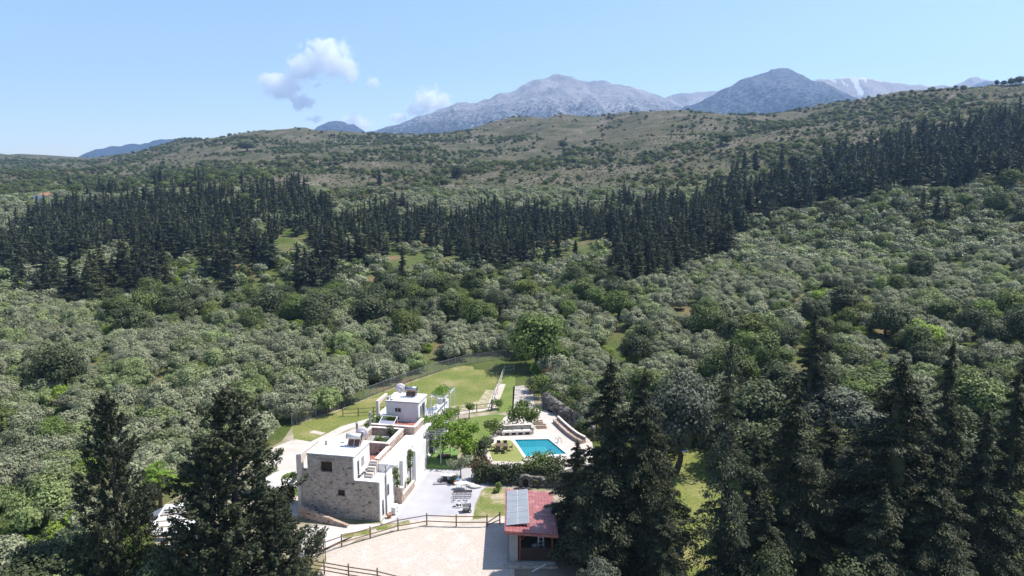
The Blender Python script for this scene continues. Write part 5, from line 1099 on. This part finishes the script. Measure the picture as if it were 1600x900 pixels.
for (px_, pyt, dist, rad, kd, lb) in [(1060,575,76,4.6,'blue','blue grey leafy tree behind the lawn'),(1020,560,92,4.5,'broad','leafy tree above the pool terrace wall'),(1110,590,88,4.8,'dark','dark leafy tree at the back of the lawn'),
        (1180,585,82,5,'dark','dark leafy tree behind the feathery conifer'),(1230,560,96,5,'dark','tall dark evergreen behind the right lawn'),(1320,600,80,5,'blue','grey green leafy tree beside the tall column conifer'),(1360,570,98,5,'broad','leafy tree right of the tall column conifer'),
        (1450,600,84,5,'dark','dark leafy tree behind the slender conifer'),(1530,570,90,5,'broad','yellowish leafy tree near the right edge'),(1590,640,76,5,'dark','dark leafy tree at the right edge'),(1140,530,104,4.5,'broad','green leafy tree behind the feathery conifer tip'),(1500,660,72,4.5,'dark','dark leafy tree low at the right'),(1085,640,86,4.2,'dark','dark leafy tree casting shade on the back of the lawn'),(1160,650,76,4.6,'dark','dark leafy tree right of the back of the lawn'),(1220,650,74,4.4,'dark','dark leafy tree in the gap behind the middle conifers'),(1300,660,74,4.2,'broad','leafy tree in the shade behind the right lawn'),(1375,660,70,4.2,'dark','dark leafy tree behind the broad drooping conifer'),(1430,680,68,4,'dark','dark leafy tree low behind the slender conifer')]:
    X, Y, Z = D(px_, pyt, dist); zb = tzs(X, Y); plant(kd, X, Y, zb, rad/(3.2 if kd == 'blue' else 3.4), lb, None, sz=(Z-zb)/(7.4 if kd == 'blue' else 6.5))
for (px_, pyt, dist, rad, kd, lb) in [(75,830,53,3.2,'dark','dark leafy tree at the bottom left corner'),(20,870,50,3,'dark','low dark tree cut by the left picture edge'),(105,795,60,2.6,'lime','yellow green bush left of the narrow conifer'),(205,800,54,2.2,'broad','green leafy tree between the two left conifers'),(245,850,49,2.4,'dark','dark leafy tree below the white roofed pergola'),
        (935,868,50,1.7,'blue','pale grey green bush at the bottom by the shed'),(1210,840,48,2.2,'dark','dark undergrowth tree at the bottom right of the lawn'),(1330,860,49,2.6,'dark','dark undergrowth tree under the broad conifer')]:
    X, Y, Z = D(px_, pyt, dist); nh = {'blue': 7.4, 'lime': 3.9}.get(kd, 6.5); nr = {'blue': 3.2, 'lime': 2.4}.get(kd, 3.4); plant(kd, X, Y, -.2, rad/nr, lb, None, sz=Z/nh)
# ------------------------------------------------------------------ garden plants
M_gar = leafmat('garden_leaves', (.11, .16, .038), (.19, .25, .065), .3, .1, .7)
def vine_mesh(name, seed, boxes, per, leaf, mat):
    """leafy mass filling rough blobs: boxes of (cx, cy, cz, rx, ry, rz)"""
    rng = np.random.default_rng(seed); parts = []
    for (cx, cy_, cz, rx, ry, rz) in boxes:
        n = int(per*(rx*ry+rx*rz+ry*rz)); d = rng.normal(size=(n, 3)); d /= np.linalg.norm(d, axis=1, keepdims=True); k = 7
        off = rng.uniform(-1, 1, (k, 3))*.55; w_ = rng.integers(0, k, n)
        pos = (off[w_]+d*rng.uniform(.35, .62, n)[:, None])*np.array([rx, ry, rz])+np.array([cx, cy_, cz])
        parts.append(quads(pos, d+rng.normal(size=(n, 3))*.6+[0, 0, .3], leaf*rng.uniform(.7, 1.4, n), leaf*.65, rng))
    return crownmesh(name, parts, mat)
def leafthing(name, world, boxes, label, cat, mat, seed, per=150, leaf=.11, rz=0., group=None, trunk=None):
    me = vine_mesh('foliage', seed, boxes, per, leaf, mat)
    if trunk:
        e = empty(name, world, rz, label, cat, group); o = bpy.data.objects.new('foliage', me); COL.objects.link(o); o.parent = e
        q = MB().path(trunk, [.09]+[.06]*(len(trunk)-2)+[.04], 7).build('trunk', bark_grey, e, True); return e
    o = bpy.data.objects.new(name, me); COL.objects.link(o); o.location = world; o.rotation_euler = (0, 0, rz); return tag(o, label, cat, group)
leafthing('vine', LW(-.1, 14.3, .75), [(.6, 1.2, 3.5, 1.3, 1.3, .6), (.7, 3.2, 3.6, 1.4, 1.5, .7), (1.2, 5.2, 3.6, 1.3, 1.4, .6), (-.6, 2.4, 3.9, 1.0, 1.3, .5), (1.6, 6.8, 3.5, 1.0, 1.0, .6)], 'bright green vine spread over the metal pergola beside the house', 'vine', M_vine, 1, 130, .12, -HA, None, [(1.8, 1, -.75), (1.9, 1.1, 1.8), (1.5, 1.4, 3.3)])
leafthing('vine', LW(-.4, 19.5, 4.2), [(.3, 1.5, 2.45, 1.3, 2.0, .45), (.2, 3.2, 2.5, 1.2, 1.3, .4)], 'bright green vine on top of the white balcony pergola', 'vine', M_vine, 2, 130, .11, -HA, None, [(1.2, 0, 0), (1.2, .1, 1.2), (.9, .5, 2.4)])
leafthing('climbing_plant', LW(.22, 8.3, 0), [(0, 0, 3.4, .5, .55, .95), (0, -.1, 2.4, .3, .35, .5)], 'upper green climber on a column of the white side wall', 'climbing plant', M_gar, 3, 330, .09, -HA, None, [(0, 0, 0), (.03, 0, 1.5), (0, 0, 3)])
leafthing('climbing_plant', LW(.22, 4.1, 0), [(0, 0, 3.3, .5, .55, .7), (.05, 0, 2.3, .35, .35, .6), (.15, .4, 1.3, .25, .3, .5)], 'lower green climber on the white side wall nearer the gable', 'climbing plant', M_gar, 4, 330, .09, -HA, None, [(0, 0, 0), (.03, 0, 1.5), (0, 0, 3)])
leafthing('climbing_plant', LW(.35, 7.3, 0), [(0, 0, .8, .25, .3, .7)], 'thin green climber near the foot of the side wall', 'climbing plant', M_gar, 5, 330, .08)
leafthing('planter_shrub', LW(-3.4, 9.2, 4.1), [(0, 0, .6, .9, .8, .55)], 'green shrub at the front of the walled roof planter', 'shrub', M_gar, 6, 260, .1)
leafthing('planter_shrub', LW(-2.8, 11.2, 4.1), [(0, 0, .85, .75, .7, .8)], 'taller darker shrub at the back of the walled roof planter', 'shrub', M_dk, 7, 260, .1)
leafthing('terrace_hedge', LW(-5.2, 15.2, 4.2), [(-1.0, .4, .6, 1.2, .5, .5), (.4, .6, .6, 1.0, .5, .5)], 'light green hedge behind the canopy on the roof terrace', 'hedge', M_vine, 8, 220, .1, -HA)
leafthing('terrace_hedge', LW(-7.0, 14.6, 3.6), [(0, 0, .7, .7, .7, .8)], 'green bush at the left end of the roof terrace', 'bush', M_gar, 9, 260, .1)
def lt(px, py, z, boxes, label, cat, mat, seed, per=150, leaf=.12, name='shrub', trunk=None): return leafthing(name, P(px, py, z), boxes, label, cat, mat, seed, per, leaf, 0, None, trunk)
lt(705, 727, 0, [(0, 0, 3.4, 2.0, 1.7, 1.1), (-1.1, .4, 2.9, 1.3, 1.3, 1.0), (1.2, .2, 3.2, 1.4, 1.2, 1.2), (1.9, -.2, 2.1, 1.2, 1.1, 1.3), (.4, 1.2, 4.2, 1.5, 1.3, .8)], 'spreading light green tree between the house and the pool', 'tree', M_vine, 20, 75, .16, 'garden_tree', [(1.9, 0, 0), (1.8, 0, 1.4), (.6, .1, 2.9), (-.8, .3, 3.1)])
lt(730, 720, 0, [(0, 0, 2.6, 1.5, 1.4, 1.2), (.5, .3, 3.8, 1.1, 1.1, .9)], 'light green tree right of the spreading garden tree', 'tree', M_vine, 21, 90, .16, 'garden_tree', [(0, 0, 0), (.05, 0, 1.5), (0, .1, 2.8)])
lt(744, 724, 0, [(0, 0, 1.4, 1.6, 1.3, 1.1), (.7, .6, 2.2, 1.0, 1.0, .9)], 'dark shrub clump left of the pool terrace', 'shrub', M_dk, 22, 110, .14)
lt(817, 667, 1, [(0, 0, 1.9, 1.9, 1.6, 1.2), (-1.3, 0, 1.6, 1.1, 1.1, .9), (1.3, .1, 1.8, 1.2, 1.2, 1.1), (0, .6, 2.7, 1.3, 1.2, .6)], 'round green fig tree behind the stone bench', 'tree', M_gar, 23, 95, .16, 'fig_tree', [(0, 0, 0), (.05, 0, .8), (0, .1, 1.8)])
lt(733, 655, 0, [(0, 0, 2.0, .8, .8, .6)], 'small round topped tree on the lawn by the rail fence', 'tree', M_gar, 24, 200, .12, 'small_tree', [(0, 0, 0), (.03, 0, .8), (0, .05, 1.9)])
lt(777, 640, 0, [(0, 0, 1.1, .9, .8, .8)], 'small green bush at the corner of the rail fence', 'bush', M_gar, 25, 200, .11)
lt(777, 690, 0, [(0, 0, 2.3, 1.6, 1.2, 1.1), (-.9, .3, 1.9, 1.0, 1.0, .8)], 'loose yellowish green shrub tree left of the stone bench', 'tree', M_gar, 26, 90, .14, 'small_tree', [(0, 0, 0), (.1, 0, 1.2), (0, .1, 2.2)])
lt(760, 697, 1, [(0, 0, .6, 1.0, .7, .6)], 'dark round bush at the left end of the pool paving', 'bush', M_dk, 27, 220, .11)
lt(718, 747, 0, [(0, 0, 1.9, 1.1, 1.0, .7), (-.8, .1, 1.7, .9, .9, .6), (.7, .2, 1.8, .9, .8, .6)], 'small grey olive tree at the edge of the gravel yard', 'olive tree', M_ol, 28, 150, .1, 'olive_tree', [(.1, 0, 0), (.15, 0, .7), (0, .1, 1.7)])
for k, (a, b, s_, mt, lb) in enumerate([(757,752,1.15,M_dk,'dark clipped hedge section at the left end of the retaining wall'),(778,752,1.2,M_dk,'dark hedge section left of the stone niche'),(799,754,1.15,M_dk,'dark hedge section just left of the stone niche'),(843,756,1.3,M_dk,'dark hedge section right of the stone niche'),(866,758,1.3,M_dk,'dark hedge section meeting the conifer')]):
    leafthing('hedge', (P(a, b, 0)[0], P(a, b, 0)[1]-.35, .05), [(0, 0, .9, s_*1.2, .8, 1.1), (.3, .3, 1.6, s_, .7, .7)], lb, 'hedge', mt, 30+k, 190, .12)
lt(842, 735, 1, [(0, 0, 1.1, 1.8, 1.2, 1.1), (-1.0, .1, .7, 1.0, .9, .7), (.9, .3, 1.2, 1.2, 1.0, 1.0)], 'fresh green bush in front of the pool', 'bush', M_gar, 40, 110, .14)
lt(868, 732, 1, [(0, 0, .9, 1.3, 1.0, .9)], 'dark green bush at the front right corner of the pool', 'bush', M_dk, 41, 150, .13)
lt(814, 735, 1, [(0, 0, .4, 1.0, .6, .5)], 'low green bush in front of the worn turf', 'bush', M_gar, 42, 200, .11)
lt(762, 733, .9, [(0, 0, .6, 1.1, .8, .7)], 'reddish green shrub by the terrace corner', 'shrub', leafmat('reddish_leaves', (.10, .07, .03), (.2, .12, .05), .2, .1, .8), 43, 170, .12)
lt(748, 742, .5, [(0, 0, .8, .9, .7, .9)], 'red flowering shrub at the left end of the hedge', 'shrub', bpy.data.materials['reddish_leaves'], 44, 170, .12)
lt(780, 768, 0, [(0, 0, .55, .5, .4, .55), (-.3, -.3, .3, .4, .35, .3)], 'small green sapling on the grass patch by the shed', 'sapling', M_gar, 45, 260, .1)
lt(834, 612, 0, [(0, 0, 1.6, 1.9, 1.6, 1.5)], 'olive brown shrub at the right of the stone path', 'shrub', M_scr, 46, 90, .15)
lt(846, 622, 0, [(0, 0, 1.9, 1.8, 1.7, 1.9)], 'round bright green tree right of the stone path', 'tree', M_gar, 47, 90, .16, 'small_tree', [(0, 0, 0), (.05, 0, .9), (0, .1, 1.9)])
lt(858, 600, 0, [(0, 0, 1.4, 1.3, 1.2, 1.3)], 'dark reddish shrub above the stone path', 'shrub', bpy.data.materials['reddish_leaves'], 48, 110, .14)
lt(832, 586, 0, [(0, 0, 1.2, 1.2, 1., 1.2)], 'small yellowish green tree on the far stone path', 'tree', M_vine, 49, 110, .13, 'small_tree', [(0, 0, 0), (.05, 0, .6), (0, .1, 1.2)])
for k, (a, b, r_, mt, lb) in enumerate([(880,630,2.2,'olive','silvery olive tree above the rock bank'),(905,640,2.0,'broad','leafy tree on the rock bank'),(868,612,2.4,'olive','olive tree right of the round bright tree'),(900,610,2.6,'olive','large olive tree on the bank above the pool'),(930,620,2.3,'olive','olive tree farther right on the bank'),(925,660,2.2,'dark','dark tree between the seating wall and the conifers'),(890,590,2.5,'olive','olive tree at the top of the bank'),(945,590,2.5,'olive','olive tree behind the tall conifers'),(915,690,1.6,'broad','leafy bush at the right end of the seating wall'),(975,640,2.5,'dark','dark tree behind the tall conifers')]):
    X0, Y0, Z0 = G(a, b); plant(mt, X0, Y0, Z0-.1, r_/(3.2 if mt != 'olive' else 2.9)*1.1, lb)
for k, (a, b, mt, s_, lb) in enumerate([(427,790,'shrub',1.2,'green shrub in the patio bed left of the gable'),(415,770,'broad',.55,'leafy bush beside the patio umbrellas'),(446,780,'darkshrub',.8,'dark shrub under the patio umbrellas')]):
    X0, Y0, Z0 = P(a, b, 0); plant(mt, X0, Y0, 0, s_, lb)
def palm(world, h, r_, n, label, cat='palm', name='palm_tree', lw=.16, mat=None, seed=1):
    rng = np.random.default_rng(seed); t = empty(name, world, 0, label, cat); MB().path([(0, 0, -.2), (.08, 0, h*.5), (0, .05, h)], [.22, .17, .15], 10).build('trunk', bark, t, True); parts = []
    for i in range(n):
        ph = 6.283*i/n+rng.normal()*.2; el = rng.uniform(-.5, 1.35); L_ = r_*rng.uniform(.8, 1.1); d = np.array([math.cos(ph)*math.cos(el), math.sin(ph)*math.cos(el), math.sin(el)])
        m_ = 26; s = np.linspace(.12, 1, m_); pos = np.array([0, 0, h])+d*(s*L_)[:, None]+np.array([0, 0, -1])*(s**2*L_*.45)[:, None]
        side = np.cross(d, [0, 0, 1]); side /= np.linalg.norm(side)+1e-6
        for sg in (-1, 1):
            ax = side*sg+d*.7+np.array([0, 0, -.35]); ln = r_*.28*np.sin(np.clip(s*1.1, 0, 1)*3.0)+.08
            parts.append(quads(pos+ax*ln[:, None]*.8, np.tile([0, 0, 1.], (m_, 1))+rng.normal(size=(m_, 3))*.25, ln, .035, rng, np.tile(ax, (m_, 1))))
    o = bpy.data.objects.new('crown', crownmesh('crown', parts, mat or M_vine)); COL.objects.link(o); o.parent = t; return t
palm(P(251, 795, 0), 3.9, 1.7, 20, 'fan palm rising behind the white roofed pergola', seed=3)
palm(P(455, 780, 0), 2.2, 1.3, 16, 'yellow green palm left of the gable wall', seed=4)
palm(P(443, 785, 0), 1.6, 1.2, 14, 'short reddish palm beside the yellow green palm', seed=5, mat=bpy.data.materials['reddish_leaves'])
# foliage of the potted shrub
o = bpy.data.objects.new('foliage', vine_mesh('foliage', 60, [(0, 0, .75, .42, .42, .42)], 420, .07, M_dk)); COL.objects.link(o); o.parent = POT1
for k in range(11):
    a = 853+k*7; mt = [M_scr, M_dk, M_gar][k % 3]; q = Pz(a, 624+k*4.6)
    leafthing('shrub', (q[0], q[1]+.6, 1.7), [(0, 0, .7, 1.3, 1.0, .9), (.5, -.6, .1, .8, .6, .6)], ['brownish shrub', 'dark shrub', 'green shrub'][k % 3]+' hanging over the rock bank, number %s from the stone path' % ['one', 'two', 'three', 'four', 'five', 'six', 'seven', 'eight', 'nine', 'ten', 'eleven'][k], 'shrub', mt, 80+k, 130, .12)
for k, (a, b, lb) in enumerate([(1050,705,'left of the blue chairs'),(1085,700,'right of the blue chairs'),(1125,705,'at the back of the lawn'),(1035,720,'at the left rim of the lawn'),(1160,715,'at the right rim of the lawn'),(1010,715,'under the tall conifers')]):
    X0, Y0, Z0 = P(a, b, 0); plant('darkshrub', X0, Y0+1.5, 0, 1.5, 'dark shrub '+lb)
# ------------------------------------------------------------------ clouds (beyond the haze)
def cloud(label, blobs, dist=7900, dens=.014, seed=0, nz=.9):
    w_ = [(Vector(D(px, py, dist)), r*dist/F/.965, sq) for px, py, r, sq in blobs]
    c0 = sum((a for a, b, c in w_), Vector())/len(w_); R0 = max(b for a, b, c in w_)
    m = bpy.data.materials.new('cloud_vapour'); m.use_nodes = True; nt = m.node_tree; nt.nodes.remove(nt.nodes['Principled BSDF']); tc = nt.nodes.new('ShaderNodeTexCoord')
    def mth(op, a, b=None):
        n = nt.nodes.new('ShaderNodeMath'); n.operation = op
        for i, x in enumerate((a, b)):
            if x is None: continue
            if isinstance(x, (int, float)): n.inputs[i].default_value = x
            else: nt.links.new(x, n.inputs[i])
        return n.outputs[0]
    tot = None; R1 = R0*1.0
    for a, r, sq in w_:
        q = (a-c0); mp = nt.nodes.new('ShaderNodeMapping'); mp.vector_type = 'TEXTURE'; mp.inputs['Location'].default_value = q; mp.inputs['Scale'].default_value = (r, r*.8, r*sq)
        nt.links.new(tc.outputs['Object'], mp.inputs[0]); ln = nt.nodes.new('ShaderNodeVectorMath'); ln.operation = 'LENGTH'; nt.links.new(mp.outputs[0], ln.inputs[0])
        v = mth('SUBTRACT', 1.0, ln.outputs['Value']); tot = v if tot is None else mth('MAXIMUM', tot, v)
    n = noise(nt, tc.outputs['Object'], 2.6/R1, 7, .62); n.inputs['Distortion'].default_value = .6
    off = seed*1.7; mpn = nt.nodes.new('ShaderNodeMapping'); mpn.inputs['Location'].default_value = (off*R1, 0, 0); nt.links.new(tc.outputs['Object'], mpn.inputs[0]); nt.links.new(mpn.outputs[0], n.inputs['Vector'])
    s = mth('ADD', tot, mth('MULTIPLY', mth('SUBTRACT', n.outputs[0], .52), 3.2*nz))
    rr = nt.nodes.new('ShaderNodeMapRange'); nt.links.new(s, rr.inputs[0]); rr.inputs[1].default_value = .16; rr.inputs[2].default_value = .42; rr.inputs[3].default_value = 0; rr.inputs[4].default_value = dens
    pv = nt.nodes.new('ShaderNodeVolumePrincipled'); pv.inputs['Color'].default_value = (1, 1, 1, 1); pv.inputs['Anisotropy'].default_value = 0; nt.links.new(rr.outputs[0], pv.inputs['Density'])
    nt.links.new(pv.outputs[0], nt.nodes['Material Output'].inputs['Volume'])
    xs = [[(a-c0)[i]-r*1.25 for a, r, s_ in w_]+[(a-c0)[i]+r*1.25 for a, r, s_ in w_] for i in range(3)]
    o = MB().box(min(xs[0]), max(xs[0]), max(min(xs[1]), -800), min(max(xs[1]), 800), min(xs[2]), max(xs[2])).build('cloud', m); o.location = c0; tag(o, label, 'cloud'); return o
cloud('large ragged white cloud in the sky left of centre', [(512,92,42,.8),(535,108,28,.8),(478,108,40,.6),(440,138,36,.6),(424,126,26,.6),(474,160,24,.6),(492,186,17,.5)], seed=1)
cloud('low white cloud wisp behind the small blue mountain', [(552,190,24,.6),(566,194,16,.6)], seed=2)
cloud('white cloud behind the left shoulder of the grey mountain', [(672,158,30,.8),(690,155,20,.7),(650,172,18,.7)], seed=3)
cloud('tiny white cloud puff right of the large cloud', [(583,130,13,.9)], seed=4, nz=.6)
cloud('small faint cloud above the slope of the grey mountain', [(622,184,16,.6)], seed=5, nz=.6)
# ------------------------------------------------------------------ haze
m = bpy.data.materials.new('haze_air'); m.use_nodes = True; nt = m.node_tree; nt.nodes.remove(nt.nodes['Principled BSDF'])
pv = nt.nodes.new('ShaderNodeVolumePrincipled'); pv.inputs['Color'].default_value = (.40, .62, 1, 1); pv.inputs['Density'].default_value = HAZE
pv.inputs['Anisotropy'].default_value = .2
nt.links.new(pv.outputs[0], nt.nodes['Material Output'].inputs['Volume'])
tag(MB().box(-7000, 7000, -1500, 6600, -40, 1100).build('haze', m), 'pale blue haze filling the valley air', kind='stuff')
